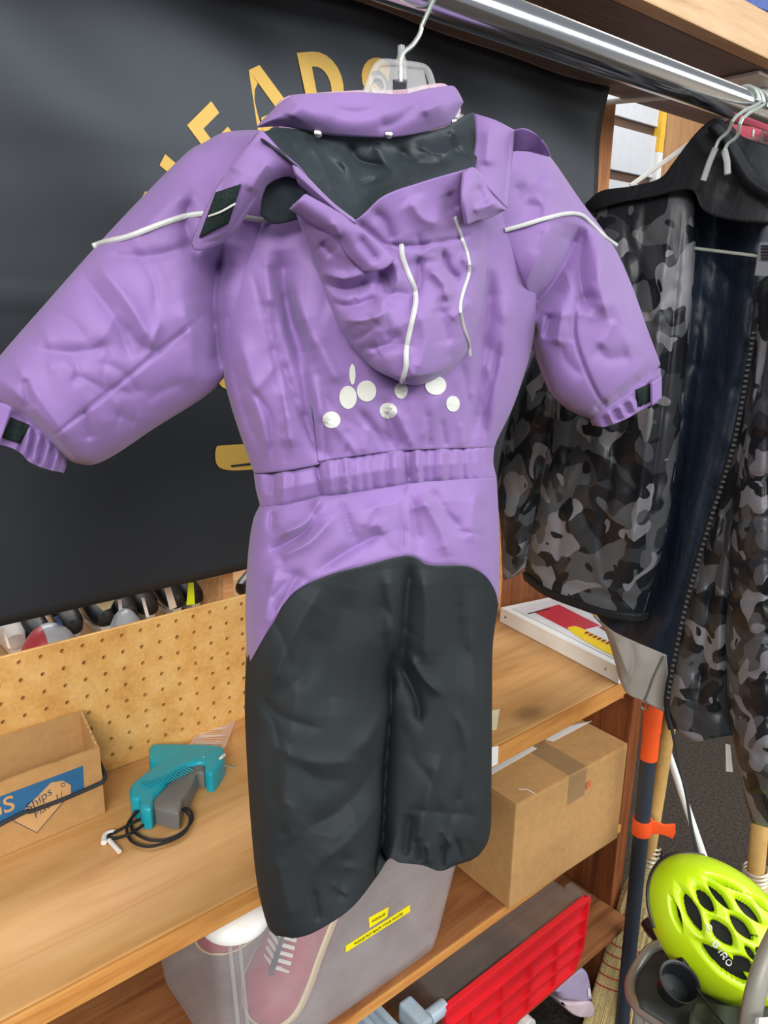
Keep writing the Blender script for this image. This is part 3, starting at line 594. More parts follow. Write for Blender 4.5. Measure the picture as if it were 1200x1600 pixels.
# --- black banner
M_banner = NM('black_vinyl_banner'); _v = M_banner.noise(M_banner.coord((1, 1, 1)), 2.5, 3)
M_banner.set(Base_Color=M_banner.ramp(_v, [(.3, (17, 20, 26)), (.7, (22, 25, 31))]), Roughness=.53, Specular_IOR_Level=1.0, Specular_Tint=(.82, .91, 1.0, 1.0)); M_banner.bump(M_banner.noise(M_banner.coord(), 900, 1), .05, .0004); M_banner = M_banner.m
ban = thing('shop_banner', 'black vinyl banner with gold lettering hanging behind the snowsuit', 'banner', (.8, 1.13, 1.147))
nx, nz = 110, 60
def ban_y(x, z):
    k = np.clip((z-1.2)/.9, 0, 1)
    return 1.124 - .010*k*np.sin((x*.9+z*1.0)*9.0+.4)*np.clip((z-1.35)/.5, 0, 1) - .006*k*np.sin((x*.75+z)*21+1.0)*np.clip((z-1.5)/.4, 0, 1) - .004*np.exp(-((z-1.604)/.006)**2)
bx = np.linspace(-.75, 1.583, nx); V = []
zg = np.linspace(0, 1, nz)
F_ = np.zeros((nz, nx, 3))
for j, q in enumerate(zg):
    z = 2.069+(1.1465-2.069)*q
    F_[j, :, 0] = bx; F_[j, :, 2] = z; F_[j, :, 1] = ban_y(bx, z)
B_ = F_.copy(); B_[..., 1] += .0012
slab('banner_sheet', F_, B_, M_banner, ban)
def text_mesh(name, s, fn, size, mat, parent, bold=0.0, ext=0.0, align='CENTER', label=None, shear=0.0, sx=1.0):
    """lettering: the glyph outlines placed by fn(x,y)->point, raised by ext along the surface"""
    c = bpy.data.curves.new(name, 'FONT'); c.body = s; c.size = 1.0; c.offset = bold; c.align_x = align; c.extrude = .5 if ext else 0; c.resolution_u = 6; c.shear = shear
    o = bpy.data.objects.new(name, c); COL.objects.link(o)
    dg = bpy.context.evaluated_depsgraph_get(); me = bpy.data.meshes.new_from_object(o.evaluated_get(dg))
    bpy.data.objects.remove(o, do_unlink=True); bpy.data.curves.remove(c)
    b = base_of(parent) if parent else np.zeros(3)
    for v in me.vertices: v.co = Vector(fn(v.co.x*size*sx, v.co.y*size, (v.co.z+.5)*ext)-b)
    me.name = name; me.materials.clear(); me.materials.append(mat)
    r = bpy.data.objects.new(name, me); COL.objects.link(r); r.parent = parent
    if label: r['label'] = label
    return r
def arc_letter(ch, deg, R0=.40):
    a = math.radians(deg); cx, cz = .925, 1.50
    ux, uz = math.cos(a), math.sin(a)      # baseline direction (rising to the right on the left half)
    rx, rz = -math.sin(a), math.cos(a)
    def fn(x, y, e):
        X = cx+rx*(R0+y)+ux*x; Z = cz+rz*(R0+y)+uz*x
        return np.array([X, ban_y(X, Z)-.0006-e, Z])
    H_ = .104
    if ch in 'AD':
        mb = MB()
        def quad(pts, e): mb.prism([fn(x*H_, y*H_, e) for x, y in pts], fn(0, 0, e+.0008)-fn(0, 0, e))
        if ch == 'A':
            quad([(-.46, 0), (-.22, 0), (.11, 1), (-.11, 1)], 0); quad([(.22, 0), (.46, 0), (.11, 1), (-.11, 1)], .0002); quad([(-.30, .20), (.30, .20), (.24, .38), (-.24, .38)], .0004)
        else:
            quad([(-.36, 0), (-.14, 0), (-.14, 1), (-.36, 1)], 0)
            arc_ = [(math.pi/2-k*math.pi/12) for k in range(13)]
            for a0, a1 in zip(arc_[:-1], arc_[1:]):
                quad([(-.10+.50*math.cos(a0), .5+.5*math.sin(a0)), (-.10+.50*math.cos(a1), .5+.5*math.sin(a1)), (-.10+.27*math.cos(a1), .5+.30*math.sin(a1)), (-.10+.27*math.cos(a0), .5+.30*math.sin(a0))], .0002)
            quad([(-.15, .80), (-.09, .80), (-.09, 1), (-.15, 1)], .0003); quad([(-.15, 0), (-.09, 0), (-.09, .20), (-.15, .20)], .0003)
        return mb.build('letter', M_gold, ban)
    return text_mesh('letter', ch, fn, .137, M_gold, ban, bold=.024, ext=.0008, sx=.95)
for ch, dg_ in (('H', 57.5), ('E', 43.0), ('A', 28.5), ('D', 14.0), ('S', 1.0), ('&', -14), ('T', -30), ('A', -44), ('I', -57), ('L', -70)):
    if dg_ > -8: arc_letter(ch, dg_)
def gold_shape(name, loop): 
    P = [ony(x, y, 1.1225) for x, y in smooth_line(loop+[loop[0]], k=5)[:-1]]
    return MB().prism(P, (0, -.0008, 0)).build(name, M_gold, ban)
gold_shape('emblem_mark', [(340, 592), (345, 584), (360, 580), (380, 590), (378, 606), (358, 608), (346, 604)])
gold_shape('emblem_mark', [(336, 712), (338, 700), (346, 696), (400, 694), (430, 700), (430, 730), (400, 733), (365, 735), (346, 732), (338, 724)])
P = [ony(x, y, 1.1213) for x, y in ((360, 727), (400, 722), (400, 726), (362, 730))]
MB().prism(P, (0, -.0006, 0)).build('emblem_slot', M_banner, ban)
gp = ony(555, 10, 1.118); MB().lathe([(.006, 0), (.013, .001), (.014, .003), (.008, .004), (.006, .001)], gp, (0, -1, 0), 18, cap=False).build('grommet', M_steel, ban, True)

# --- slatwall and things beyond the banner
sw = thing('slatwall_rack', 'white slatwall panel with dark grooves right of the black banner', 'slatwall', (2.9, 1.95, 0))
M_slat = plain('grey_white_melamine', (206, 210, 216), rough=.4, vary=.03)
zs = [2.46, 2.296, 2.104, 1.925, 1.75, 1.58, 1.41, 1.24]
MB().box((2.60, 1.932, .2), (3.095, 1.94, 2.5)).build('backing', M_brown, sw)
for i in range(len(zs)-1):
    MB().box((2.60, 1.915, zs[i+1]+.018), (3.06, 1.931, zs[i]-.018)).build('slat', M_slat, sw, bevel=.002)
MB().box((3.062, 1.90, .2), (3.095, 1.931, 2.22)).build('edge_trim', M_white, sw)
MB().box((3.062, 1.90, 2.221), (3.095, 1.931, 2.5)).build('edge_trim', plain('yellow_sticker', (238, 190, 60), rough=.5), sw, label='yellow upper end of the edge trim')
MB().box((2.60, 1.94, 0), (3.095, 1.98, .2)).build('plinth', M_brown, sw)
wp = MB().box((3.10, 1.90, 0), (3.85, 1.93, 2.6)).build('partition', wood('tan_panel', (150, 108, 70), (176, 132, 90), (192, 150, 108), 'Z', .5, .6, False), None, origin=(3.5, 1.915, 0)); tagset(wp, 'tan wooden panel standing right of white slatwall', 'panel')
pst = MB().box((1.655, 1.19, 0), (1.715, 1.23, 2.069)).build('wood_post', wood('post_wood', (150, 96, 58), (184, 124, 78), (204, 146, 96), 'Z', .8, .55), None, bevel=.003, origin=(1.685, 1.21, 0)); tagset(pst, 'upright wooden post at right edge of the black banner', 'post')
# blue thing on top of the overhead shelf
M_blue = fabric('blue_nylon', (58, 92, 170), rough=.5, crumple=.4)
bb = MB(); n = 16
prof = [(.0, 0), (.16, .0), (.19, .03), (.185, .10), (.15, .16), (.08, .19), (.0, .20)]
bb.lathe([(max(r, .001), h) for r, h in prof], (1.745, 1.00, 2.1452), (0, 0, 1), 28)
bo = bb.build('blue_bag', M_blue, None, True, origin=(1.745, 1.00, 2.1452)); tagset(bo, 'blue nylon bag lying on top of the overhead shelf', 'bag')
for v in bo.data.vertices:
    a = math.atan2(v.co.y, v.co.x); k = 1+.05*math.sin(5*a+1)+.04*math.sin(9*a); v.co.x *= k*1.35; v.co.y *= k*.9; v.co.z *= 1+.06*math.sin(4*a)

# --- rental skates on the shelf behind the pegboard
M_skboot = plain('black_skate_shell', (34, 38, 44), rough=.35, vary=.15)
M_skwhite = plain('white_skate_holder', (222, 222, 220), rough=.4)
rk = thing('skate_shelf', 'pine shelf of ice skates behind the pegboard', 'shelf', (.5, 1.5, 0))
M_rk = wood('skate_shelf_wood', (176, 128, 84), (204, 156, 110), (220, 178, 134), 'X', .9, .5)
MB().box((-.6, 1.19, .97), (1.19, 1.9, .992)).build('shelf_board', M_rk, rk, bevel=.002)
MB().box((-.6, 1.17, .93), (1.19, 1.189, 1.0)).build('front_lip', M_rk, rk, bevel=.002)
MB().box((-.6, 1.88, 0), (1.19, 1.90, .969)).build('rear_panel', M_rk, rk)
_p = ony(326, 925, 1.30); MB().box((_p[0]-.010, 1.22, .9925), (_p[0]+.012, 1.85, 1.45)).build('divider', M_rk, rk, bevel=.002)
def skate(name, label, px, py, yaw=0, col=None, scale=.70, group='ice skates on the shelf behind the pegboard', y=1.30):
    p = ony(px, py, y); base = np.array([p[0], y, .9925])
    t = thing(name, label, 'ice skate', base, group)
    c, s_ = math.cos(yaw), math.sin(yaw)
    def loc(x, f, z): # f = towards the toe (-y)
        X, Y = x*c - f*s_, -f*c - x*s_; return base+np.array([X*scale, Y*scale, z*scale])
    # boot: rings from toe to heel, then cuff
    rings = []
    for f, hw, z0, z1 in ((.0, .006, .058, .070), (-.008, .022, .048, .088), (-.03, .031, .045, .098), (-.07, .033, .045, .112), (-.11, .030, .045, .135), (-.14, .029, .045, .20), (-.18, .028, .045, .21), (-.215, .022, .047, .21), (-.225, .012, .055, .205)):
        rings.append([loc(hw*math.copysign(abs(math.cos(a))**.8, math.cos(a)), f, (z0+z1)/2+(z1-z0)/2*math.copysign(abs(math.sin(a))**.8, math.sin(a))) for a in [2*math.pi*k/14 for k in range(14)]])
    V = [p for r in rings for p in r]; n = 14; F = []
    for i in range(len(rings)-1):
        for k in range(n): F.append((i*n+k, i*n+(k+1) % n, (i+1)*n+(k+1) % n, (i+1)*n+k))
    F += [tuple(range(n)), tuple((len(rings)-1)*n+k for k in range(n))]
    MB().add(V, F).build('boot', col or M_skboot, t, True)
    mb = MB()
    for f0, f1, w in ((-.012, -.065, .014), (-.155, -.205, .014)):
        mb.hexa([loc(-.005, f0-.006, .012), loc(.005, f0-.006, .012), loc(.005, f1+.006, .012), loc(-.005, f1+.006, .012), loc(-w, f0, .048), loc(w, f0, .048), loc(w, f1, .048), loc(-w, f1, .048)])
    mb.hexa([loc(-.005, .004, .012), loc(.005, .004, .012), loc(.005, -.225, .012), loc(-.005, -.225, .012), loc(-.006, .008, .022), loc(.006, .008, .022), loc(.006, -.228, .022), loc(-.006, -.228, .022)])
    mb.build('blade_holder', M_skwhite, t, bevel=.001)
    MB().hexa([loc(-.0015, .006, 0), loc(.0015, .006, 0), loc(.0015, -.226, 0), loc(-.0015, -.226, 0), loc(-.0015, .012, .0125), loc(.0015, .012, .0125), loc(.0015, -.23, .0125), loc(-.0015, -.23, .0125)]).build('runner', M_steel, t)
    return t
M_skwb = plain('white_boot_leather', (214, 210, 204), rough=.5)
skate('ice_skate', 'white-booted ice skate at the far left end of the skate row', 24, 982, .0, M_skwb, .68)
skate('ice_skate', 'dark ice skate between the white skate and the silver-red boot toe', 62, 968)
skate('ice_skate', 'dark ice skate standing right behind the silver-red boot toe', 116, 962)
skate('ice_skate', 'dark ice skate half covered by a cream paper slip', 166, 952)
skate('ice_skate', 'dark ice skate directly behind the small silver boot toe', 203, 938)
skate('ice_skate', 'dark ice skate left of the plain white hang tag', 236, 928)
skate('ice_skate', 'dark ice skate left of the neon yellow tag', 278, 918)
skate('ice_skate', 'dark ice skate right of the neon tag against the wooden divider', 308, 908)
skate('ice_skate', 'black and white ice skate alone on the block right of the divider', 374, 905, 1.1, None, .62)
_q = ony(360, 925, 1.25)
sb = MB().box((_q[0]-.035, 1.20, .9925), (_q[0]+.10, 1.42, 1.012)).build('wood_block', M_rk, None, bevel=.002); tagset(sb, 'low pine block on skate shelf right of the divider', 'block')
def hangtag(quad, y, mat, label):
    o = card_px('hang_tag', quad, lambda a, b: ony(a, b, y), .0008, mat); tagset(o, label, 'tag', 'paper tags on the ice skates'); return o
M_neon = plain('neon_card', (222, 246, 30), rough=.6)
hangtag([(256, 918), (266, 917), (276, 948), (265, 953)], 1.26, plain('offwhite_card', (220, 212, 200), rough=.8), 'plain white hang tag on a skate left of the neon one')
hangtag([(294, 911), (302, 910), (304, 944), (291, 945)], 1.26, M_neon, 'neon yellow hang tag on an ice skate')
hangtag([(150, 944), (180, 934), (172, 950), (160, 954)], 1.255, M_cream, 'cream paper slip lying over a dark skate')
hangtag([(184, 938), (189, 937), (194, 974), (187, 977)], 1.24, M_paper, 'narrow white strip tag left of the small silver boot')
hangtag([(220, 934), (225, 934), (233, 963), (228, 964)], 1.24, M_paper, 'narrow white strip tag right of the small silver boot')
hangtag([(83, 965), (90, 962), (105, 988), (101, 990)], 1.23, plain('blue_strip', (58, 84, 140), rough=.6), 'blue and white strip tag behind silver-red boot toe')
hangtag([(3, 982), (6, 981), (16, 1012), (12, 1013)], 1.22, M_paper, 'narrow pale strip tag at the far left end')
def boot_toe(px, py, r, y, label, red):
    p = ony(px, py, y); t = thing('ski_boot', label, 'boot', (p[0], y, .9925), 'silver boots behind the pegboard')
    M_s = plain('silver_grey_shell', (150, 154, 162), rough=.35); M_r = plain('dark_red_shell', (150, 44, 54), rough=.4)
    top = p[2]-.9925
    def shell(x0, x1, mat, nm):
        mb = MB(); V = []; n = 14; m = 10
        for i in range(m+1):
            x = x0+(x1-x0)*i/m; rr = math.sqrt(max(0, 1-(x/(r*1.5))**2))
            for k in range(n+1):
                a = math.pi*k/n; V.append((p[0]+x, y+.03-math.cos(a)*.05*rr, .9925+math.sin(a)*top*rr))
        F = [(i*(n+1)+k, i*(n+1)+k+1, (i+1)*(n+1)+k+1, (i+1)*(n+1)+k) for i in range(m) for k in range(n)]
        F += [tuple(range(n+1)), tuple(m*(n+1)+k for k in range(n+1))]+[(i*(n+1), (i+1)*(n+1), (i+1)*(n+1)+n, i*(n+1)+n) for i in range(m)]
        mb.add(V, F).build(nm, mat, t, True)
    if red: shell(-r*1.49, -r*.3, M_r, 'toe_cap'); shell(-r*.29, r*1.49, M_s, 'shell')
    else: shell(-r*1.49, r*1.49, M_s, 'shell')
boot_toe(84, 984, .036, 1.20, 'large silver boot toe with dark red side showing over pegboard', True)
boot_toe(207, 960, .022, 1.20, 'small plain silver boot toe showing over the pegboard', False)
# ================================================================== hangers
M_clear = clear_plastic('clear_hanger_plastic', (225, 226, 226), .08, mixw=.30)
M_wire = plain('zinc_hanger_wire', (196, 206, 200), rough=.35, metal=.6)
def hook_pts(base, top_at_rail, plane_s, drop=0):
    return base
hg = thing('coat_hanger', 'clear plastic hanger with wire hook holding the purple snowsuit', 'hanger', SP.at(625, 140)[0])
pl = [SP.at(x, y, 0.0)[0] for x, y in ((626, 128), (626, 112), (626, 96), (631, 82), (645, 70), (657, 50), (660, 25), (661, 0))]
tp = pl[-1]
pts = [np.array(p) for p in smooth_line(pl, k=5)]
c0 = np.array([tp[0], .62, 1.8895]); rr = .0215+.0028
st = pts[-1]; a0 = math.atan2(st[2]-c0[2], st[1]-c0[1])
ys = c0[1]-rr
pts = [p for p in pts if p[2] < c0[2]-.03]
for a in np.linspace(math.radians(195), math.radians(-20), 22): pts.append(c0+np.array([.0, rr*math.cos(a), rr*math.sin(a)]))
MB().tube(pts, .0023, 10).build('wire_hook', M_wire, hg, True)
def hg_px(pts, r, n=10, w=0): q = smooth_line(pts, k=4); return MB().tube(SP.at(q[:, 0], q[:, 1], np.full(len(q), w)), r, n)
hg_px([(566, 165), (574, 138), (584, 112), (591, 101), (600, 98), (626, 100), (655, 104), (666, 109), (672, 120), (677, 140), (681, 165)], .0036).build('frame', M_clear, hg, True)
ar = MB(); q = smooth_line([(400, 250), (470, 205), (566, 172), (625, 165), (681, 172), (750, 205), (800, 260)], k=6); ar.tube(SP.at(q[:, 0], q[:, 1], np.full(len(q), -.005)), .0055, 10).build('arm', M_clear, hg, True)
wb = MB(); P = [SP.at(x, y, .0012)[0] for x, y in ((575, 150), (592, 104), (622, 104), (622, 124), (614, 124), (614, 155))]; wb.prism(P, -SP.n*.0024)
P = [SP.at(x, y, .0012)[0] for x, y in ((632, 106), (662, 109), (672, 150), (637, 155), (637, 124), (632, 124))]; wb.prism(P, -SP.n*.0024)
wb.build('web', M_clear, hg, bevel=.0004)
hb = MB(); hb.lathe([(.006, 0), (.006, .016), (.0035, .022), (.0035, .03)], SP.at(626, 126)[0], (0, 0, 1), 14).build('hook_socket', M_clear, hg, True)
MB().lathe([(.0085, -.001), (.0095, 0), (.0085, .001), (.006, .001)], SP.at(590, 134, .003)[0], SP.n, 18, cap=False).build('size_ring', M_clear, hg, True)

# ================================================================== camouflage jacket
M_camo = camo('camouflage_nylon'); M_camo_s = camo('camouflage_quilted_sleeve', 1.15)
M_navy = fabric('black_jacket_lining', (30, 40, 56), rough=.5, crumple=.5)
M_navy2 = fabric('black_jacket_yoke', (20, 24, 30), rough=.6, crumple=.3)
M_greyfab = fabric('grey_inner_hem', (158, 152, 146), rough=.7, crumple=.3)
JP = Plane((1.18, .62), -88.0)
_jb = JP.at(1010, 1150)[0]
jk = thing('camouflage_jacket', 'open grey camouflage puffer jacket with dark lining hanging right of the snowsuit', 'jacket', (_jb[0], _jb[1], .78))
rj = random.Random(9)
JA = [([(940, 340), (930, 500), (900, 700)], 12, -.010), ([(1010, 320), (990, 500), (960, 700), (930, 900)], 12, -.012), ([(1050, 320), (1030, 500), (1010, 700), (980, 900)], 9, .010), ([(975, 330), (965, 500), (930, 700)], 12, .009),
      ([(870, 640), (850, 780), (835, 900)], 12, .008), ([(900, 600), (880, 760), (870, 900)], 10, -.008), ([(1068, 330), (1050, 520), (1020, 760), (1000, 940)], 5, -.006), ([(830, 880), (900, 920), (1005, 945)], 5, -.006)] + rand_strokes(rj, (850, 350, 1060, 930), 46, 80, 35, 90, 10, .006)
panel('sleeve', [(870, 470), (900, 440), (930, 430)], [(784, 880), (788, 906), (806, 890), (818, 872)], [(870, 470), (838, 545), (800, 640), (778, 740), (782, 830), (784, 880)], [(930, 430), (905, 540), (880, 640), (850, 770), (818, 872)], 50, 90,
      [(0, .05), (1, .045)], M_camo, rand_strokes(rj, (780, 480, 900, 890), 30, 60, 30, 70, 9, .006), 'jsleeve', parent=jk, plane=JP, w0=-.05)
panel('left_front', [(924, 314), (950, 304), (1000, 294), (1040, 283), (1076, 266)], [(818, 902), (850, 926), (900, 946), (950, 962), (1002, 970)], [(924, 314), (915, 400), (890, 520), (868, 640), (838, 790), (818, 902)],
      [(1076, 266), (1086, 330), (1082, 430), (1074, 540), (1060, 680), (1040, 830), (1016, 920), (1002, 970)], 80, 120, [(0, .03), (.2, .05), (1, .05)], M_camo, JA, 'jfront', parent=jk, plane=JP)
flap('hem_binding', [(816, 894), (850, 918), (900, 938), (950, 954), (1004, 962)], [(818, 906), (850, 930), (900, 950), (950, 966), (1002, 974)], [(816, 894), (818, 906)], [(1004, 962), (1002, 974)], 40, 6, lambda G, s, t: .012+.042*np.sqrt(np.clip(1-(2*s-1)**2, 0, 1))+0*t, .03, M_navy2, (), None, parent=jk, plane=JP)
LN = [([(1045, 650), (1090, 662), (1130, 668)], 4, -.006), ([(1030, 760), (1080, 772)], 4, -.006), ([(1060, 570), (1140, 580)], 4, -.006), ([(1110, 420), (1085, 640), (1050, 900)], 12, .008), ([(1150, 420), (1125, 640), (1090, 860)], 14, -.008), ([(1060, 450), (1050, 640)], 8, -.008)] + rand_strokes(rj, (1020, 300, 1190, 980), 40, 75, 35, 80, 10, .005)
flap('lining', [(1066, 262), (1110, 262), (1160, 270), (1230, 290)], [(925, 950), (950, 985), (985, 1010), (1050, 1060)], [(1066, 262), (1060, 450), (1020, 700), (985, 880), (925, 950)], [(1230, 290), (1215, 480), (1165, 680), (1110, 880), (1050, 1060)], 60, 100,
     lambda G, s, t: -.045+.02*np.cos(s*9)+0*t, .006, M_navy, LN, 'jlining', parent=jk, plane=JP, label='dark navy-black quilted jacket lining')
YS = rand_strokes(rj, (960, 200, 1200, 330), 12, 20, 40, 60, 10, .004)
panel('yoke', [(914, 318), (940, 298), (985, 291), (1030, 279), (1052, 254), (1082, 214), (1108, 189), (1124, 186), (1150, 210), (1230, 235)], [(922, 332), (960, 318), (1010, 308), (1078, 296), (1100, 330), (1150, 345), (1235, 350)], [(914, 318), (916, 326), (922, 332)], [(1230, 235), (1240, 290), (1235, 350)], 80, 30,
      [(0, .04), (1, .05)], M_navy2, YS, 'jyoke', parent=jk, plane=JP, w0=.0, p=6, label='black shoulder yoke and hood')
flap('hood_edge', [(1104, 200), (1130, 235), (1160, 290), (1205, 318)], [(1120, 192), (1150, 225), (1180, 270), (1215, 296)], [(1104, 200), (1120, 192)], [(1205, 318), (1215, 296)], 30, 8, lambda G, s, t: .058+.012*np.sin(np.pi*t)+0*s, .01, M_navy2, (), None, parent=jk, plane=JP)
RF = [([(1190, 520), (1160, 720), (1130, 900), (1120, 1100)], 9, .010), ([(1175, 600), (1140, 800), (1105, 960), (1090, 1120)], 10, -.010), ([(1060, 1030), (1100, 1060), (1130, 1060)], 8, -.006), ([(1070, 1110), (1130, 1115)], 8, -.006)] + rand_strokes(rj, (1060, 540, 1180, 1130), 44, 80, 40, 70, 8, .006)
panel('right_front', [(1186, 440), (1205, 430), (1240, 440)], [(1050, 1136), (1085, 1158), (1112, 1154), (1150, 1148)], [(1186, 440), (1176, 560), (1150, 690), (1112, 815), (1078, 930), (1056, 1030), (1044, 1100), (1050, 1136)], [(1240, 440), (1215, 600), (1190, 760), (1170, 900), (1155, 1050), (1150, 1148)], 60, 110,
      .042, M_camo, RF, 'jright', parent=jk, plane=JP, w0=.0)
tube_px('zip_tape', [(1187, 450), (1174, 560), (1148, 690), (1110, 815), (1076, 930), (1054, 1030), (1042, 1100), (1050, 1140)], .006, M_navy2, ['jright'], parent=jk, plane=JP, lift=.004, flat=.45)
ztx = smooth_line([(1180, 520), (1150, 690), (1112, 815), (1078, 930), (1056, 1030), (1046, 1090)], 70)
mb = MB()
for x, y in ztx:
    p = JP.at(x-2, y, lookup(['jright'], x, y)+.011)[0]; mb.obox(p, JP.s*.0028, JP.n*.0012, np.array([0, 0, .0016]))
o = mb.build('zip_teeth', plain('grey_zip_teeth', (96, 98, 102), rough=.4), jk); o['kind'] = 'stuff'
SQ = []
for k, y in enumerate(range(560, 1290, 62)): SQ.append(([(1120, y+10), (1170, y+2), (1230, y+4), (1320, y+16)], 7, -.014))
SQ += [([(1196, 600), (1200, 900), (1205, 1250)], 4, -.006)] + rand_strokes(rj, (1140, 560, 1260, 1280), 40, 30, 40, 50, 8, .005)
panel('sleeve', [(1205, 420), (1240, 410), (1290, 430)], [(1174, 1286), (1205, 1294), (1250, 1294), (1292, 1288)], [(1205, 420), (1196, 560), (1172, 650), (1150, 760), (1140, 880), (1134, 1000), (1140, 1120), (1158, 1222), (1174, 1286)], [(1290, 430), (1318, 600), (1332, 800), (1330, 1000), (1315, 1180), (1292, 1288)], 70, 130,
      [(0, .05), (.3, .065), (.9, .06), (1, .045)], M_camo_s, SQ, 'jsleeve2', parent=jk, plane=JP, w0=.05)
GF = [([(985, 1000), (990, 1040), (975, 1070)], 6, -.006), ([(960, 1000), (985, 1060)], 6, .006)]
flap('grey_facing', [(926, 962), (955, 985), (985, 1000), (1040, 1024)], [(968, 1062), (980, 1084), (1005, 1096), (1036, 1112)], [(926, 962), (945, 985), (958, 1025), (968, 1062)], [(1040, 1024), (1042, 1060), (1036, 1112)], 40, 40, lambda G, s, t: .0+.02*np.sin(np.pi*s*1.2+.4)-.0*t, .003, M_greyfab, GF, 'jgrey', parent=jk, plane=JP, label='light grey inner hem flap with zip')
tube_px('facing_zip', [(1036, 1026), (1022, 1055), (1012, 1082), (1006, 1096)], .004, plain('grey_green_tape', (104, 112, 102), rough=.7), ['jgrey'], parent=jk, plane=JP, lift=.002, flat=.4)
q = JP.at(1007, 1102, .02)[0]; MB().tube([q+JP.s*.006*math.cos(a)+np.array([0, 0, .008*math.sin(a)]) for a in np.linspace(0, 2*math.pi, 14, endpoint=False)], .0018, 8, closed=True).build('zip_pull', M_steel, jk, True)
q = smooth_line([(1050, 1140), (1060, 1190), (1072, 1240), (1080, 1290), (1092, 1340)], k=5); MB().tube(JP.at(q[:, 0], q[:, 1], np.full(len(q), .02)), .0028, 8).build('drawcord', plain('dark_cord', (48, 50, 52), rough=.8), jk, True)
P = [JP.at(x, y, .02)[0] for x, y in ((1134, 1162), (1141, 1164), (1145, 1206), (1135, 1205))]; MB().prism(P, JP.n*.001).build('care_tag', M_paper, jk)

# clip hanger inside the open jacket, hooks over the rail
def rail_hook(name, label, rail_px, path, plane, w=.075, group=None):
    """wire hook: over the rail, then down in front along path (pixels on the garment plane)"""
    pp = [plane.at(x, y, w)[0] for x, y in path]
    t = thing(name, label, 'hanger', pp[-1])
    x = ony(rail_px[0], rail_px[1], .62)[0]; c = np.array([x, .62, 1.8923]); R = .0215+.003
    pts = [c+np.array([0, R*math.cos(a), R*math.sin(a)]) for a in np.linspace(math.radians(-25), math.radians(185), 18)]
    pts = list(smooth_line(pts+pp, k=3))
    MB().tube(pts, .0025, 8).build('wire_hook', M_wire, t, True); return t, pp[-1]
h1, b1 = rail_hook('coat_hanger', 'clip hanger with wire bar inside the open camouflage jacket', (1160, 160), [(1150, 182), (1138, 205), (1124, 218), (1118, 231)], JP)
q = np.array([(1099, 282), (1108, 255), (1118, 231)]); MB().tube(JP.at(q[:, 0], q[:, 1], np.full(3, .075)), .0045, 10).build('stem', M_clear, h1, True)
q = np.array([(1086, 388), (1182, 400), (1240, 410)]); MB().tube(JP.at(q[:, 0], q[:, 1], np.array([-.0, .0, .0])), .0026, 8).build('bar', M_wire, h1, True)
P = [JP.at(x, y, .010)[0] for x, y in ((1186, 378), (1212, 379), (1208, 434), (1178, 431))]; MB().prism(P, -JP.n*.016).build('clip', plain('grey_clip_plastic', (126, 128, 134), rough=.4), h1, bevel=.002)
mb = MB()
for k in range(5):
    a, b_ = JP.at(1189, 384+k*5, .0145)[0], JP.at(1207, 385+k*5, .0145)[0]; mb.tube([a, b_], .0012, 6)
mb.build('clip_ridge', M_blackp, h1)
h2, _ = rail_hook('coat_hanger', 'wire-hooked hanger just right of the jacket clip hanger', (1167, 163), [(1160, 185), (1152, 212), (1138, 224), (1132, 235)], JP)
q = np.array([(1137, 272), (1136, 252), (1132, 235)]); MB().tube(JP.at(q[:, 0], q[:, 1], np.full(3, .075)), .0045, 10).build('stem', M_clear, h2, True)
PK = Plane((1.42, .62), -88.0)
h3, b3 = rail_hook('coat_hanger', 'wire-hooked hanger carrying the pink garment behind the camouflage jacket', (1178, 168), [(1178, 188), (1177, 204), (1176, 214)], PK, .0)
h4, b4 = rail_hook('coat_hanger', 'wire-hooked hanger nearest the right edge of the photo', (1197, 172), [(1196, 192), (1193, 208), (1189, 222)], PK, .03)
for h, b in ((h3, b3), (h4, b4)):
    MB().tube([b+PK.s*.17+np.array([0, 0, -.06]), b+PK.s*.09+np.array([0, 0, -.022]), b+np.array([0, 0, -.004]), b-PK.s*.09+np.array([0, 0, -.022]), b-PK.s*.17+np.array([0, 0, -.06])], .005, 8).build('arm', M_clear, h, True)
pk = thing('pink_garment', 'pink garment barely showing behind the camouflage jacket collar', 'garment', (1.42, .6, 1.2))
panel('body', [(1112, 197), (1125, 193), (1160, 196), (1192, 202), (1240, 215)], [(1075, 700), (1150, 710), (1240, 715)], [(1112, 197), (1108, 230), (1085, 400), (1075, 700)], [(1240, 215), (1255, 400), (1240, 715)], 30, 40, .03, fabric('pink_nylon', (226, 104, 124), rough=.6), [], 'pinkg', parent=pk, plane=PK, w0=-.03)

# ================================================================== tag box on the table
tbx = thing('cardboard_box', 'open-topped cardboard box of tags with blue printed panel on the table', 'box', (.2, 1.06, .851))
A = onz(163, 1268, .851); Bk_ = np.array([A[0]+.006, 1.122, .851])    # front right, back right corner
dirx = _n(onz(0, 1336, .851)-A); Wd = .46
hgt_f = ony(160, 1163, A[1])[2]-.851
fr, br = A, A+np.array([.008, 1.121-A[1], 0]); fl_, bl = A+dirx*Wd, A+dirx*Wd+np.array([.008, 1.121-A[1], 0])
bl[1] = min(bl[1], 1.122); br[1] = 1.122
th = .004
def wall(p, q, h0, h1, name, jag=0, inn=None):
    """cardboard wall with a torn top edge"""
    n = 24; d = q-p; nr = _n(np.cross(d, [0, 0, 1.])); rr_ = random.Random(int(jag*7)+3); L = [p, q]
    for k in range(n+1):
        u = 1-k/n; L.append(p+d*u+np.array([0, 0, h0+(h1-h0)*u+rr_.uniform(-1, 1)*.0016]))
    return MB().prism(L, nr*th).build(name, M_card, tbx)
hb = ony(115, 1112, 1.121)[2]-.851
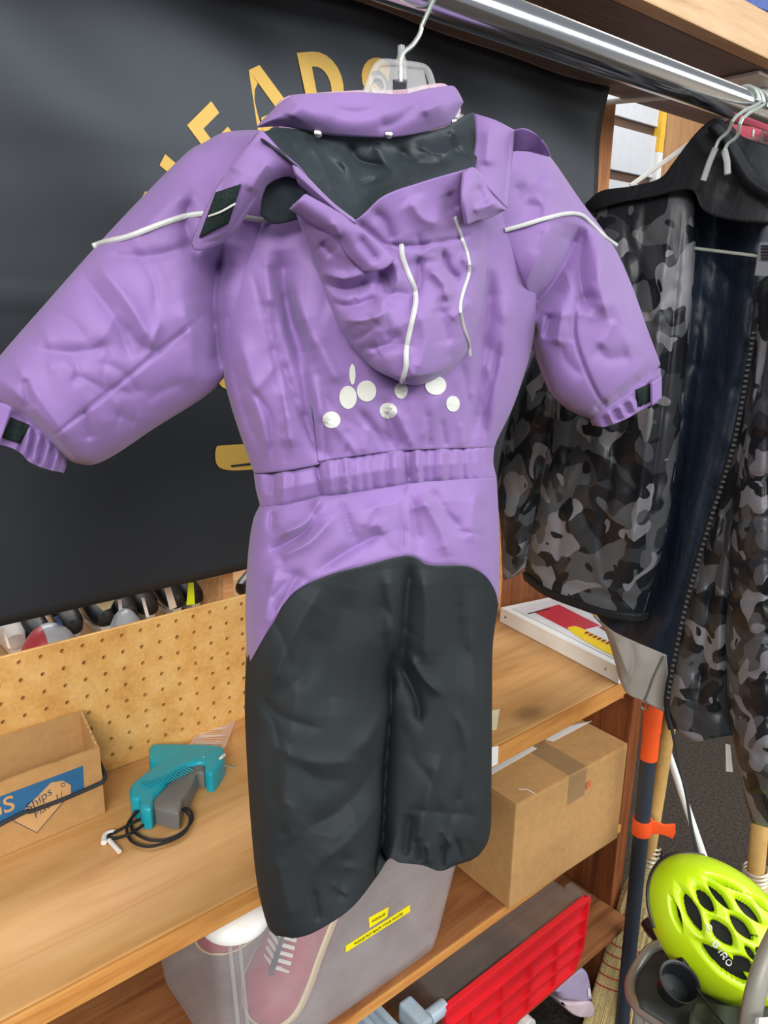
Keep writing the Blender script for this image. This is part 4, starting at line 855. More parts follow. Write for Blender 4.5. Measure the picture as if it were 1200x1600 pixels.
wall(fl_, fr, hgt_f, hgt_f, 'front_wall', 1); wall(bl+np.array([0, -th, 0]), br+np.array([0, -th, 0]), hb, hb, 'back_wall', 2); wall(fr+np.array([-.0045, 0, 0]), br+np.array([-.0045, -th*2, 0]), hgt_f, hb, 'side_wall', 3); wall(fl_, bl, hgt_f, hb, 'side_wall', 4)
MB().hexa([fl_, fr, br, bl]+[p+np.array([0, 0, .003]) for p in (fl_, fr, br, bl)]).build('base', M_card, tbx)
M_bluep = plain('blue_print', (40, 104, 152), rough=.6, vary=.08); M_dkblue = plain('dark_blue_print', (40, 58, 92), rough=.7); M_cardp = plain('card_print', (206, 162, 108), rough=.8)
fn_n = _n(np.cross(dirx, [0, 0, 1.])); fn_n = fn_n if fn_n[1] < 0 else -fn_n
def onfront(px, py, e=.0):  # ray onto the front wall plane
    d = ray(px, py); t = ((A-EYE)@fn_n+e)/(d@fn_n); return EYE+d*t
def print_px(name, loop, mat, e0, e1=.0005): return MB().prism([onfront(x, y, e0) for x, y in loop], fn_n*e1).build(name, mat, tbx)
def fz(pts): return [(x/6, 1080+y/6) for x, y in pts]
E0 = .0042
c1, c2 = onfront(*fz([(768, 686)])[0]), onfront(*fz([(777, 905)])[0])
lft = dirx*.40
MB().prism([c1+fn_n*E0, c2+fn_n*E0, c2+lft+fn_n*E0, c1+lft+fn_n*E0], fn_n*.0003).build('blue_panel', M_bluep, tbx)
E1 = E0+.0006
print_px('tag_print', fz([(180, 1158), (480, 856), (590, 838), (664, 880), (664, 960), (345, 1328), (130, 1220)]), M_cardp, E1, .0003)
def line_px(name, pts, r, mat, e, parent=tbx): MB().tube([onfront(x, y, e) for x, y in pts], r, 6).build(name, mat, parent)
line_px('tag_outline', fz([(130, 1218), (345, 1326), (600, 1030)]), .0006, M_dkblue, E1+.0004)
ring = [fz([(592+18*math.cos(a), 877+18*math.sin(a))])[0] for a in np.linspace(0, 6.283, 14)]; line_px('tag_hole', ring, .0005, M_dkblue, E1+.0004)
o_ = onfront(*fz([(255, 1140)])[0], E1+.0004); ux = _n(onfront(*fz([(440, 1000)])[0], E1+.0004)-o_); uy = _n(onfront(*fz([(200, 1080)])[0], E1+.0004)-o_)
text_mesh('lettering', 'Ships', lambda x, y, e: o_+ux*x+uy*y+fn_n*e, .019, M_dkblue, tbx, -.01, .0003, 'LEFT', shear=.3)
o2_ = onfront(*fz([(330, 1195)])[0], E1+.0004)
text_mesh('lettering', 'Flat  1/', lambda x, y, e: o2_+ux*x+uy*y+fn_n*e, .016, M_dkblue, tbx, -.01, .0003, 'LEFT', shear=.3)
og = onfront(*fz([(146, 1105)])[0], E1); gx = -dirx; gz = np.array([0, 0, 1.])
text_mesh('lettering', 'TAGS', lambda x, y, e: og+gx*x+gz*y+fn_n*e, .034, M_cardp, tbx, .01, .0004, 'RIGHT')
# elastic cord round the box
cp = [fl_+fn_n*(E0+.003)+np.array([0, 0, .004])]+[onfront(*c, E0+.003) for c in fz([ (0, 1248), (300, 1122), (600, 1010), (900, 880), (965, 845)])]
cp += [fr+np.array([.006, .0, cp[-1][2]-.851+.003]), fr+np.array([.0075, .02, cp[-1][2]-.851+.010]), br+np.array([.006, -.01, cp[-1][2]-.851+.02])]
cd = MB().tube(smooth_line(cp, k=5), .0032, 8).build('elastic_cord', plain('black_elastic', (40, 44, 50), rough=.7), tbx, True)

# ================================================================== tagging gun
gun = thing('tagging_gun', 'teal price tagging gun with grey trigger lying on the table', 'tagging gun', onz(265, 1230, .851))
M_teal = plain('teal_plastic', (22, 160, 178), rough=.35, vary=.03); M_gtrig = plain('grey_trigger', (112, 112, 110), rough=.5, vary=.05)
def gz_(pts): return [(140+x/4.2857, 1100+y/4.2857) for x, y in pts]
def gun_part(name, loop, z0, z1, mat, r=.005, k=4):
    """rounded flat part: offset rings of the outline stacked into a soft edge"""
    P = np.array([onz(x, y, (z0+z1)/2)[:2] for x, y in smooth_line(gz_(loop)+[gz_(loop)[0]], 90)[:-1]]); n = len(P)
    T = np.roll(P, -1, 0)-np.roll(P, 1, 0); T /= np.linalg.norm(T, axis=1)[:, None]; N = np.stack([-T[:, 1], T[:, 0]], -1)
    area_ = np.sum(P[:, 0]*np.roll(P[:, 1], -1)-np.roll(P[:, 0], -1)*P[:, 1]); N = N if area_ > 0 else -N      # inward
    V = []; lev = [(z0, 0), (z1-r, 0)]+[(z1-r+r*math.sin(a), r*(1-math.cos(a))) for a in np.linspace(0, math.pi/2, 5)[1:]]
    for z, off in lev: V += [(p[0]+q[0]*off, p[1]+q[1]*off, z) for p, q in zip(P, N)]
    m = len(lev); F = [(i*n+a, i*n+(a+1) % n, (i+1)*n+(a+1) % n, (i+1)*n+a) for i in range(m-1) for a in range(n)]
    from mathutils.geometry import tessellate_polygon
    for base, lay in (((m-1)*n, lev[-1][0]), (0, z0)):
        tri = tessellate_polygon([[Vector(V[base+a]) for a in range(n)]]); F += [tuple(base+q for q in f) for f in tri]
    return MB().add(V, F).build(name, mat, gun, True)
gun_part('body', [(400, 350), (440, 322), (600, 322), (740, 324), (880, 336), (905, 370), (900, 420), (850, 500), (820, 528), (775, 510), (770, 452), (700, 458), (620, 490), (545, 550), (490, 620), (440, 680), (425, 760), (380, 770), (345, 755), (335, 700), (290, 695), (270, 640), (290, 590), (360, 530), (430, 480), (460, 460), (410, 440), (400, 410)], .8515, .886, M_teal, .006)
gun_part('trigger', [(770, 446), (770, 505), (722, 512), (690, 590), (655, 650), (625, 690), (610, 760), (590, 785), (500, 768), (430, 740), (432, 690), (490, 630), (550, 560), (620, 490), (700, 452)], .8525, .880, M_gtrig, .003)
mb = MB()
for k in range(17):
    u = k/16; x = 360+u*300; y = 520-u*108+10*math.sin(u*3.1); a, b = gz_([(x-24, y+6), (x+44-u*10, y+52-u*18)])
    mb.tube([onz(*a, .8862), onz((a[0]+b[0])/2, (a[1]+b[1])/2, .8872), onz(*b, .8858)], .0012, 6)
mb.build('grip_rib', M_teal, gun, True)
def gtube(name, pts, z, r, mat, closed=False, n=8): 
    q = smooth_line(gz_(pts), k=5); return MB().tube([onz(x, y, z if np.isscalar(z) else np.interp(i/(len(q)-1), np.linspace(0, 1, len(z)), z)) for i, (x, y) in enumerate(q)], r, n).build(name, mat, gun, True)
gtube('needle', [(890, 412), (930, 414), (980, 420)], .872, .0011, M_steel)
gtube('needle_guard', [(872, 366), (886, 356), (904, 340)], [.888, .892, .890], .0022, M_white)
gtube('rivet', [(760, 352), (772, 352)], .8865, .002, M_steel)
M_cordb = plain('black_wrist_cord', (22, 24, 26), rough=.6)
gtube('wrist_cord', [(310, 710), (285, 760), (275, 800), (300, 860), (400, 910), (520, 905), (620, 860), (685, 780), (680, 720), (640, 700), (615, 715)], [.866, .858, .855, .8545, .8545, .8545, .8545, .856, .86, .866, .868], .0022, M_cordb)
gtube('wrist_cord', [(325, 715), (262, 790), (250, 860), (290, 925), (390, 955), (500, 930), (610, 880), (660, 820), (672, 760), (640, 712)], [.866, .861, .857, .8545, .8545, .8545, .8555, .857, .862, .866], .0022, M_cordb)
gtube('wrist_cord', [(440, 755), (360, 810), (270, 870), (170, 900), (115, 890)], [.862, .857, .861, .8555, .8555], .0022, M_cordb)
gtube('wrist_cord', [(360, 765), (280, 800), (180, 855), (120, 880)], [.86, .86, .8555, .8555], .0022, M_cordb)
gtube('toggle', [(95, 930), (105, 880), (150, 860), (165, 862)], .855, .0042, M_white)
gtube('toggle', [(130, 912), (165, 950), (200, 990)], .855, .0034, M_white)
# comb of clear fasteners fed into the gun: part of it
M_fast = clear_plastic('clear_fasteners', (240, 224, 214), .3, mixw=.5)
gtube('fastener_bar', [(665, 312), (680, 270), (720, 210), (775, 130)], [.876, .866, .858, .857], .0026, M_fast)
gtube('fastener_bar', [(868, 330), (905, 270), (940, 190), (975, 95)], [.876, .866, .858, .857], .0026, M_fast)
for k in range(26):
    u = k/25; a = (672+u*106, 300-u*165); b = (872+u*100, 318-u*218); m = ((a[0]+b[0])/2, (a[1]+b[1])/2+6*math.sin(k))
    z = .868-.011*min(1, u*2)
    gtube('fastener', [a, m, b], z, .0006, M_fast, n=5)

# ================================================================== white binder at the table end
bd = thing('ring_binder', 'white ring binder with red and yellow cover art lying at the table end', 'binder', (1.30, .95, .8765))
M_bw = plain('white_vinyl', (236, 238, 236), rough=.35, vary=.02)
fr_ = np.array(onz(966, 1069, .8765)); bkp = onz(780, 971, .8765); d = bkp-fr_; d = _n(d); L = .36
e1 = np.array([d[1], -d[0], 0])  # to the right
hh = .036
def bp(u, v, z): return fr_+d*u+e1*v+np.array([0, 0, z])
MB().hexa([bp(0, 0, 0), bp(0, .004, 0), bp(L, .004, 0), bp(L, 0, 0), bp(0, 0, hh), bp(0, .004, hh), bp(L, .004, hh), bp(L, 0, hh)]).build('spine', M_bw, bd, bevel=.0015)
MB().hexa([bp(0, .003, hh-.003), bp(0, .27, hh-.012), bp(L, .27, hh-.012), bp(L, .003, hh-.003), bp(0, .003, hh), bp(0, .27, hh-.009), bp(L, .27, hh-.009), bp(L, .003, hh)]).build('front_cover', M_bw, bd, bevel=.001)
MB().hexa([bp(0, .003, 0), bp(0, .27, 0), bp(L, .27, 0), bp(L, .003, 0), bp(0, .003, .003), bp(0, .27, .003), bp(L, .27, .003), bp(L, .003, .003)]).build('back_cover', M_bw, bd)
MB().hexa([bp(.012, .02, .004), bp(.012, .25, .004), bp(L-.012, .25, .004), bp(L-.012, .02, .004), bp(.012, .02, hh-.011), bp(.012, .25, hh-.017), bp(L-.012, .25, hh-.017), bp(L-.012, .02, hh-.011)]).build('pages', M_paper, bd)
for k in range(3):
    u = .018+k*.14; MB().tube([bp(u, .018+.012*math.cos(a), .016+.012*math.sin(a)) for a in np.linspace(0, 6.283, 14, endpoint=False)], .0015, 6, closed=True).build('ring', M_steel, bd, True)
for u in (.035, L-.02): MB().lathe([(.0035, 0), (.0035, .0008), (.001, .0014)], bp(u, -.0002, .018), -e1, 12).build('rivet', M_steel, bd, True)
def cov(u, v): return bp(u, v, hh-.003*0-.009*max(0, (v-.003))/.267)
def cover_print(name, loop, mat, e, lbl=None):
    nz_ = np.array([0, 0, 1.]); return MB().prism([cov(u, v)+nz_*e for u, v in loop], nz_*.0004).build(name, mat, bd, label=lbl)
M_sheet = plain('cover_sheet', (220, 222, 224), rough=.3)
cover_print('cover_sheet', [(.02, .02), (.02, .25), (.34, .25), (.34, .02)], M_sheet, .0008)
cover_print('red_print', [(.17, .045), (.17, .13), (.31, .14), (.30, .05)], plain('red_ink', (196, 40, 62), rough=.4), .0014)
cover_print('red_print', [(.08, .10), (.08, .17), (.165, .17), (.165, .12)], plain('dark_red_ink', (150, 40, 62), rough=.4), .0014)
cover_print('yellow_print', smooth_line([(.03, .035), (.05, .028), (.12, .032), (.185, .046), (.195, .062), (.185, .078), (.12, .075), (.05, .058), (.03, .035)], k=4)[:-1].tolist(), plain('yellow_ink', (240, 206, 24), rough=.4), .0016)
cover_print('yellow_print', [(.19, .16), (.18, .20), (.28, .215), (.30, .18)], plain('ochre_ink', (206, 160, 40), rough=.4), .0014)
cover_print('blue_print', [(.012, .02), (.012, .055), (.03, .055), (.03, .02)], plain('blue_ink', (36, 76, 180), rough=.4), .0014)
ptx = cov(.19, .078)
text_mesh('lettering', 'HALTI', lambda x, y, e: cov(.175-x, .070-y)+np.array([0, 0, .0022+e]), .022, plain('dark_red_lettering', (150, 40, 40), rough=.5), bd, .01, .0003, 'LEFT') if False else None
mb = MB()
for k in range(9): 
    u = .155-k*.012; mb.prism([cov(u, .062)+np.array([0, 0, .0022]), cov(u-.007, .062)+np.array([0, 0, .0022]), cov(u-.004, .076)+np.array([0, 0, .0022]), cov(u+.003, .076)+np.array([0, 0, .0022])], (0, 0, .0003))
mb.build('printed_marks', plain('dark_red_marks', (150, 44, 40), rough=.5), bd)
mb = MB()
for k in range(5): 
    u = .30-k*.01; mb.prism([cov(u, .03)+np.array([0, 0, .0016]), cov(u-.005, .03)+np.array([0, 0, .0016]), cov(u-.005, .10)+np.array([0, 0, .0016]), cov(u, .10)+np.array([0, 0, .0016])], (0, 0, .0003)) if k in (0,) else None
mb.build('printed_line', M_blackp, bd) if mb.v else None

# ================================================================== brown carton on the shelf
bx_ = thing('cardboard_carton', 'brown taped cardboard carton overhanging the shelf below the table', 'box', (1.12, .87, .5155))
f0, f1 = np.array([.956, .745, .5155]), np.array([1.288, .732, .5155]); hC = .2255; dx_ = f1-f0; dn = _n(np.array([-dx_[1], dx_[0], 0])); dp = .27
b0, b1_ = f0+dn*dp, f1+dn*dp; up = np.array([0, 0, hC])
MB().hexa([f0, f1, b1_, b0, f0+up*.985, f1+up*.985, b1_+up*.985, b0+up*.985]).build('body', M_card, bx_, bevel=.003)
ex = _n(dx_)
for (a, b) in ((.001, dp*.5-.001), (dp*.5+.001, dp-.001)):
    q = [f0+dn*a+up*.988, f1+dn*a+up*.988, f1+dn*b+up*.988, f0+dn*b+up*.988]; MB().hexa(q+[p+np.array([0, 0, .0028]) for p in q]).build('top_flap', M_card, bx_, bevel=.0008)
M_tape = clear_plastic('packing_tape', (190, 160, 120), .15, mixw=.35)
mid = .57
def carton_top(px, py): return onz(px, py, .5155+hC*.988+.0032)
tpw = .026; cT = f0+dx_*.52
q = [cT-ex*tpw+up*.988+np.array([0, 0, .003])+dn*.0, cT+ex*tpw+up*.988+np.array([0, 0, .003]), cT+ex*tpw+dn*dp+up*.988+np.array([0, 0, .003]), cT-ex*tpw+dn*dp+up*.988+np.array([0, 0, .003])]
MB().prism(q, (0, 0, .0004)).build('tape', M_tape, bx_)
q = [cT-ex*tpw-dn*.0012+up*.99, cT+ex*tpw-dn*.0012+up*.99, cT+ex*tpw-dn*.0012+up*.72, cT-ex*tpw-dn*.0012+up*.72]
MB().prism(q, -dn*.0004).build('tape', M_tape, bx_)
MB().prism([f0+dx_*.60-dn*.0018+up*u+ex*v for u, v in ((.84, 0), (.84, .014), (.77, .016), (.77, .002))], -dn*.0003).build('orange_mark', plain('orange_ink', (206, 112, 66), rough=.7), bx_)
for quad, lb in (([(852, 1158), (870, 1140), (925, 1128), (864, 1160)], 'white paper sheet on the carton further from the camera'), ([(766, 1203), (826, 1165), (839, 1171), (768, 1212)], 'white paper sheet on the carton beside the trouser leg')):
    P = [carton_top(x, y)+np.array([0, 0, .002]) for x, y in quad]; o = MB().prism(P, (0, 0, .0006)).build('paper_sheet', M_paper); tagset(o, lb, 'paper', 'papers on the brown carton')
for (x0, y0, x1, y1) in ((810, 1234, 835, 1241), (892, 1174, 898, 1176)):
    pass
o = MB().tube([carton_top(810, 1234)+np.array([0, 0, .001]), carton_top(823, 1236)+np.array([0, 0, .004]), carton_top(836, 1241)+np.array([0, 0, .001])], .0007, 6).build('plastic_tag_pin', M_white); tagset(o, 'loose white plastic tag pin lying on top of the brown carton', 'tag pin')

# ================================================================== clear tote of shoes
tt = thing('plastic_tote', 'milky clear plastic tote with yellow labels holding red shoes', 'tote', (.61, .88, .5155))
M_tote = clear_plastic('milky_tote', (206, 202, 204), .25, mixw=.34)
def tote_ring(z, grow):
    x0, x1, y0, y1 = .392-grow*.3, .806+grow, .766-grow*.12, 1.02+grow*.3; r = .03; P = []
    for cx, cy, a0 in ((x1-r, y1-r, 0), (x0+r, y1-r, 90), (x0+r, y0+r, 180), (x1-r, y0+r, 270)):
        for k in range(6): a = math.radians(a0+k*18); P.append((cx+r*math.cos(a), cy+r*math.sin(a), z))
    return P
rings = [tote_ring(.5158, -.02), tote_ring(.5158+.004, -.004), tote_ring(.54, .004), tote_ring(.72, .050), tote_ring(.782, .067)]
n = len(rings[0]); V = [p for r in rings for p in r]; F = [tuple(range(n))]
for i in range(len(rings)-1):
    for k in range(n): F.append((i*n+k, i*n+(k+1) % n, (i+1)*n+(k+1) % n, (i+1)*n+k))
o = MB().add(V, F).build('tub', M_tote, tt, True)
MB().tube(tote_ring(.785, .069), .0045, 8, closed=True).build('rim', M_tote, tt, True)
rb = MB()
for x in (.402, .416): rb.tube([(x+.004, .7650, .53), (x-.012, .7580, .777)], .0032, 8)
rb.build('corner_rib', M_tote, tt, True)
M_ylab = plain('yellow_label', (244, 228, 20), rough=.5, vary=.02)
def tote_front(px, py, e=0.0):
    # front wall slopes from y=.766 (z .52) to y=.7617 (z .72)
    p0 = np.array([.6, .7655, .54]); p1 = np.array([.6, .7600, .72]); nn = _n(np.cross([1, 0, 0], p1-p0)); nn = nn if nn[1] < 0 else -nn
    d = ray(px, py); return EYE+d*(((p0-EYE)@nn+.0015+e)/(d@nn)), nn
def tlabel(quad, s, size):
    P = [tote_front(x, y)[0] for x, y in quad]; nn = tote_front(*quad[0])[1]
    l = MB().prism(P, nn*.0004).build('label', M_ylab, tt)
    o0 = (P[0]+P[3])/2; ux = _n((P[1]+P[2])/2-o0); uy = _n(P[0]-P[3]); W_ = np.linalg.norm((P[1]+P[2])/2-o0)
    text_mesh('label_text', s, lambda x, y, e: o0+ux*(x+W_*.5)+uy*(y-size*.34)+nn*(.0009+e), size, M_blackp, l, 0, .0002)
tlabel([(576, 1434), (607, 1417), (605, 1432), (577, 1450)], 'INSOLES', .0072)
tlabel([(540, 1478), (640, 1414), (641, 1424), (540, 1488)], 'PLEASE PUT BACK YOUR SKATES', .0068)
def sneaker(name, label, base, yaw, L, tilt=0.0, roll=0.0):
    t = thing(name, label, 'shoe', base, 'red shoes inside the clear tote')
    M_r = plain('red_suede', (176, 34, 66), rough=.7); M_c = plain('cream_sole', (232, 216, 160), rough=.6); M_nv = plain('navy_lining', (38, 50, 78), rough=.8)
    f_ = _n(np.array(yaw, float)); u_ = np.array(tilt, float); u_ = _n(u_-f_*(u_@f_)); l_ = np.cross(u_, f_)
    R = Matrix(((f_[0], l_[0], u_[0]), (f_[1], l_[1], u_[1]), (f_[2], l_[2], u_[2])))
    def X(p): return np.array(base)+np.array(R@Vector(p))
    kx = 1.2
    sec = [(-.5, .018, .055), (-.46, .030, .085), (-.3, .033, .10), (-.12, .034, .085), (.05, .037, .066), (.22, .041, .052), (.36, .040, .046), (.46, .028, .040), (.5, .012, .032)]
    sm = smooth_line(np.array(sec)*np.array([1, kx, kx]), 28); n = 16; V = []; Vs = []
    for u, w, h in sm:
        for k in range(n): a = math.pi*2*k/n; V.append(X((u*L, w*math.cos(a), .020+max(0, math.sin(a))**.8*(h-.020) if math.sin(a) > 0 else .016)))
        for k in range(n): a = math.pi*2*k/n; Vs.append(X((u*L*1.03, (w+.004)*math.copysign(abs(math.cos(a))**.5, math.cos(a)), .014+.019*math.copysign(abs(math.sin(a))**.5, math.sin(a)))))
    F = [(i*n+k, i*n+(k+1) % n, (i+1)*n+(k+1) % n, (i+1)*n+k) for i in range(27) for k in range(n)]+[tuple(range(n)), tuple(27*n+k for k in range(n))]
    MB().add(V, F).build('upper', M_r, t, True); MB().add(Vs, F).build('sole', M_c, t, True)
    MB().add([tuple(np.array(p)-u_*.014) for p in Vs], F).build('outsole', plain('red_rubber', (150, 40, 74), rough=.7), t, True)
    MB().hexa([X(p) for p in ((-.42*L, -.02, .116), (-.42*L, .02, .116), (-.08*L, .018, .098), (-.08*L, -.018, .098), (-.42*L, -.022, .128), (-.42*L, .022, .128), (-.06*L, .02, .106), (-.06*L, -.02, .106))]).build('opening', M_nv, t, bevel=.003)
    P = [X((u*L, .0, h+.004)) for u, h in ((-.1, .104), (.0, .090), (.1, .076), (.18, .068))]
    MB().tube(smooth_line(P, k=4), .012, 10, flat=.35).build('tongue', M_nv, t, True)
    for k in range(5):
        u = -.06+k*.05; h = .102-k*.009; MB().tube([X((u*L, -.022, h-.004)), X((u*L+.004, 0, h+.006)), X((u*L, .022, h-.004))], .003, 6).build('lace', M_paper, t, True)
    MB().tube([X((u*L, -.036, z)) for u, z in ((-.38, .05), (-.1, .045), (.1, .035))], .006, 8, flat=.4).build('stripe', M_paper, t, True)
    return t
s1 = sneaker('sneaker', 'red suede sneaker with cream sole standing toe-down behind the tote front', (.558, .835, .638), (-.60, -.05, -.80), .26, (-.84, -.42, .35))
s2 = sneaker('sneaker', 'red sneaker at the back left corner of the clear tote', (.470, .93, .70), (-.1, -.55, -.80), .16, (-.5, -.75, .4))
wb_ = MB().lathe([(.044, 0), (.0475, .0), (.0480, .004), (.0465, .010), (.041, .017), (.028, .0225), (.012, .0255), (.001, .026)], (.412, .782, .7905), (.0, -.0, 1), 32); o = wb_.build('plastic_bowl', M_white, None, True); tagset(o, 'white plastic bowl upside down on the clear tote, just under the table edge', 'bowl')
# ================================================================== clear crate with red ribbed lid on the low shelf
ct = thing('plastic_crate', 'clear plastic crate lying on its side with bright red ribbed lid facing out', 'crate', (1.0, .8, .3005))
M_red = plain('bright_red_plastic', (222, 34, 44), rough=.35, vary=.03)
M_crate = clear_plastic('clear_crate_plastic', (180, 172, 166), .15, mixw=.17)
ly = .700; zt, zb = .462, .3035; xa, xb_ = .752, 1.150
ch = [(xa, zt), (xb_, zt), (xb_-.006, .345), (xb_-.03, zb), (xa+.03, zb), (xa+.006, .345)]
MB().prism([(x, ly+.006, z) for x, z in ch], (0, .004, 0)).build('lid_panel', M_red, ct)
def lid_bar(a, b, w=.006, d=.008): 
    a = np.array([a[0], ly+.003, a[1]]); b = np.array([b[0], ly+.003, b[1]]); u = b-a; L = np.linalg.norm(u); u = u/L; v = np.cross(u, [0, 1, 0]); return (a+b)/2, u*(L/2), np.array([0, d/2, 0]), v*(w/2)
mb = MB()
for i in range(len(ch)): 
    a, b = ch[i], ch[(i+1) % len(ch)]; mb.obox(*lid_bar(a, b, .012 if i == 0 else .007, .012))
mb.build('lid_rim', M_red, ct, bevel=.0015)
for z in (.418, .376, .338): 
    MB().obox(*lid_bar((xa+.005, z), (xb_-.005, z), .006, .007)).build('lid_rib', M_red, ct, bevel=.001)
for x in (.82, .90, .98, 1.06): MB().obox(*lid_bar((x, zb+.004), (x, .418), .006, .0065)).build('lid_rib', M_red, ct, bevel=.001)
MB().hexa([(xa+.01, ly+.012, zb+.004), (xb_-.03, ly+.012, zb+.004), (xb_-.03, 1.02, zb+.012), (xa+.03, 1.02, zb+.012), (xa+.005, ly+.012, zt-.002), (xb_-.002, ly+.012, zt-.002), (xb_-.02, 1.02, zt-.01), (xa+.02, 1.02, zt-.01)]).build('tub', M_crate, ct, bevel=.012, seg=3)
for x in (xb_-.014,): MB().box((x, ly-.002, zt-.006), (x+.02, ly+.05, zt+.006)).build('latch', M_crate, ct, bevel=.004)
# pale blue-grey latch end and the neighbouring tote
M_bg = clear_plastic('blue_grey_plastic', (176, 192, 206), .2, mixw=.75)
MB().tube([(xa-.030, ly+.012, zt-.004), (xa+.006, ly+.012, zt-.004)], .013, 14).build('lid_hinge', M_bg, ct, True)
MB().box((xa-.055, ly+.002, .40), (xa-.028, ly+.06, zt+.004)).build('latch', M_bg, ct, bevel=.005)
t2 = thing('plastic_bin', 'pale blue-grey translucent bin beside the red-lidded crate', 'bin', (.56, .85, .3005))
bn = MB(); 
bn.hexa([(.36, .735, .3006), (.655, .735, .3006), (.655, 1.02, .3006), (.36, 1.02, .3006), (.345, .722, .445), (.672, .722, .445), (.672, 1.03, .445), (.345, 1.03, .445)]).build('tub', M_bg, t2, bevel=.01, seg=3)
for k in range(3): MB().box((.668+k*.0001-k*.03, .718+.004*k, .4405), (.680-k*.03, 1.02, .453)).build('lid_ridge', M_bg, t2, bevel=.003)

# ================================================================== things leaning at the table end
def pxz(fn): return lambda pts, r, n=14: MB().tube([fn(x, y) for x, y in smooth_line(pts, k=4)], r, n)
M_pole = plain('dark_grey_pole', (50, 56, 66), rough=.5); M_or = plain('fluo_orange_plastic', (244, 92, 38), rough=.45, vary=.03)
pole = thing('orange_topped_pole', 'dark grey pole with orange top leaning against the table end', 'pole', (1.31, .68, 0))
yA = lambda a, b: ony(a, b, .68)
ptop, pbot = yA(1022, 1098), yA(972, 1600); pdir = _n(ptop-pbot); pgr = pbot+pdir*((.012-pbot[2])/pdir[2]); R_ = .0155
def along(p): return pgr+pdir*((p[2]-pgr[2])/pdir[2])
jt = along(yA(1012, 1184))
MB().tube([pgr, jt], R_, 20).build('shaft', M_pole, pole, True)
mb = MB(); mb.tube([jt-pdir*.002, jt+pdir*.055, jt+pdir*.06, ptop-pdir*.0, ptop+pdir*.006], [R_*1.12, R_*1.12, R_*1.18, R_*1.2, R_*1.1], 20); mb.build('orange_grip', M_or, pole, True, label='orange top sleeve')
cpnt = along(yA(1003, 1290)); rt = _n(ROT@np.array([1, .05, 0.])); fw = _n(np.cross(rt, pdir))
mb = MB(); q = [cpnt+(math.cos(a)*rt+math.sin(a)*fw)*(R_+.002) for a in np.linspace(0, 6.283, 18, endpoint=False)]
mb.lathe([(R_+.0005, -.017), (R_+.004, -.017), (R_+.004, .017), (R_+.0005, .017)], cpnt, pdir, 22, cap=False); mb.build('clip_band', M_or, pole, True, label='orange clip band')
tail = [cpnt+rt*d+pdir*h for d, h in ((R_, .017), (.034, .012), (.045, .007), (.066, .010), (.068, -.010), (.064, -.024), (.05, -.018), (.036, -.014), (R_, -.016))]
MB().prism(tail, fw*.006).build('clip_tail', M_or, pole, label='orange clip tail', bevel=.001)

M_handle = plain('pale_wood_handle', (214, 172, 104), rough=.5, vary=.08, scale=50); M_straw = plain('broom_straw', (206, 184, 128), rough=.85, vary=.2, scale=220); M_bind = plain('wire_binding', (190, 180, 160), rough=.4, metal=.4)
M_redth = plain('red_stitching', (170, 40, 36), rough=.8)
def broom(name, label, top, neck, tip, width, rad, fn, group=None):
    """corn broom: handle, wire binding, fan of straw with stitches"""
    t = thing(name, label, 'broom', tip); ax = _n(neck-tip); L = np.linalg.norm(neck-tip)
    side = _n(np.cross(ax, np.cross(_n(ROT[:, 2]), ax))); side = _n(np.cross(ax, ROT[:, 2])); dep = np.cross(side, ax)
    MB().tube([neck-ax*.02, top], rad, 16).build('handle', M_handle, t, True)
    mb = MB()
    for k in range(5): mb.lathe([(rad*1.35, -.003), (rad*1.55, 0), (rad*1.35, .003)], neck-ax*(.006+k*.010-.03), ax, 18, cap=False)
    mb.build('binding', M_bind, t, True)
    prof = [(0, 1.2, 1.2), (.08, 1.6, 1.5), (.16, 2.3, 1.7), (.26, 2.8, 1.7), (.5, 3.0, 1.6), (.8, 3.6, 1.4), (1, 4.2, 1.2)]
    V = []; n = 28; pr = smooth_line(np.array(prof), 18)
    for u, w, d in pr:
        for k in range(n):
            a = 2*math.pi*k/n; j = 1+.05*math.sin(k*7.3)+.03*math.sin(k*3.1+u*9); V.append(neck-ax*(u*L)+side*(w/4.2*width*math.cos(a)*j)+dep*(d*rad*math.sin(a)*j))
    F = [(i*n+k, i*n+(k+1) % n, (i+1)*n+(k+1) % n, (i+1)*n+k) for i in range(17) for k in range(n)]+[tuple(range(n)), tuple(17*n+k for k in range(n))]
    MB().add(V, F).build('head', M_straw, t, True)
    st = MB(); rr_ = random.Random(5)
    for k in range(150):
        a = rr_.uniform(0, 6.283); w0 = pr[6]; w1 = pr[-1]; ca, sa = math.cos(a), math.sin(a); u0, u1 = rr_.uniform(.2, .5), rr_.uniform(.92, 1.04)
        wi = lambda u: np.interp(u, pr[:, 0], pr[:, 1]); di = lambda u: np.interp(u, pr[:, 0], pr[:, 2])
        st.tube([neck-ax*(u*L)+side*(wi(u)/4.2*width*ca*1.03)+dep*(di(u)*rad*sa*1.05) for u in (u0, (u0+u1)/2, u1)], .0011, 4)
    o = st.build('straw', M_straw, t); o['kind'] = 'stuff'
    for u in (.50, .56, .62, .68, .74):
        w, d = np.interp(u, pr[:, 0], pr[:, 1]), np.interp(u, pr[:, 0], pr[:, 2])
        MB().tube([neck-ax*(u*L)+side*(w/4.2*width*1.07*math.cos(a))+dep*(d*rad*1.09*math.sin(a)) for a in np.linspace(0, 6.283, 26, endpoint=False)], .0016, 6, closed=True).build('stitch', M_redth, t, True)
    return t
yB = lambda a, b: ony(a, b, .725)
b_top, b_nk = yB(1046, 1130), yB(1014, 1338); b_ax = _n(b_nk-b_top); b_tip = onz(952, 1612, .012)+np.array([.0, .0, 0])
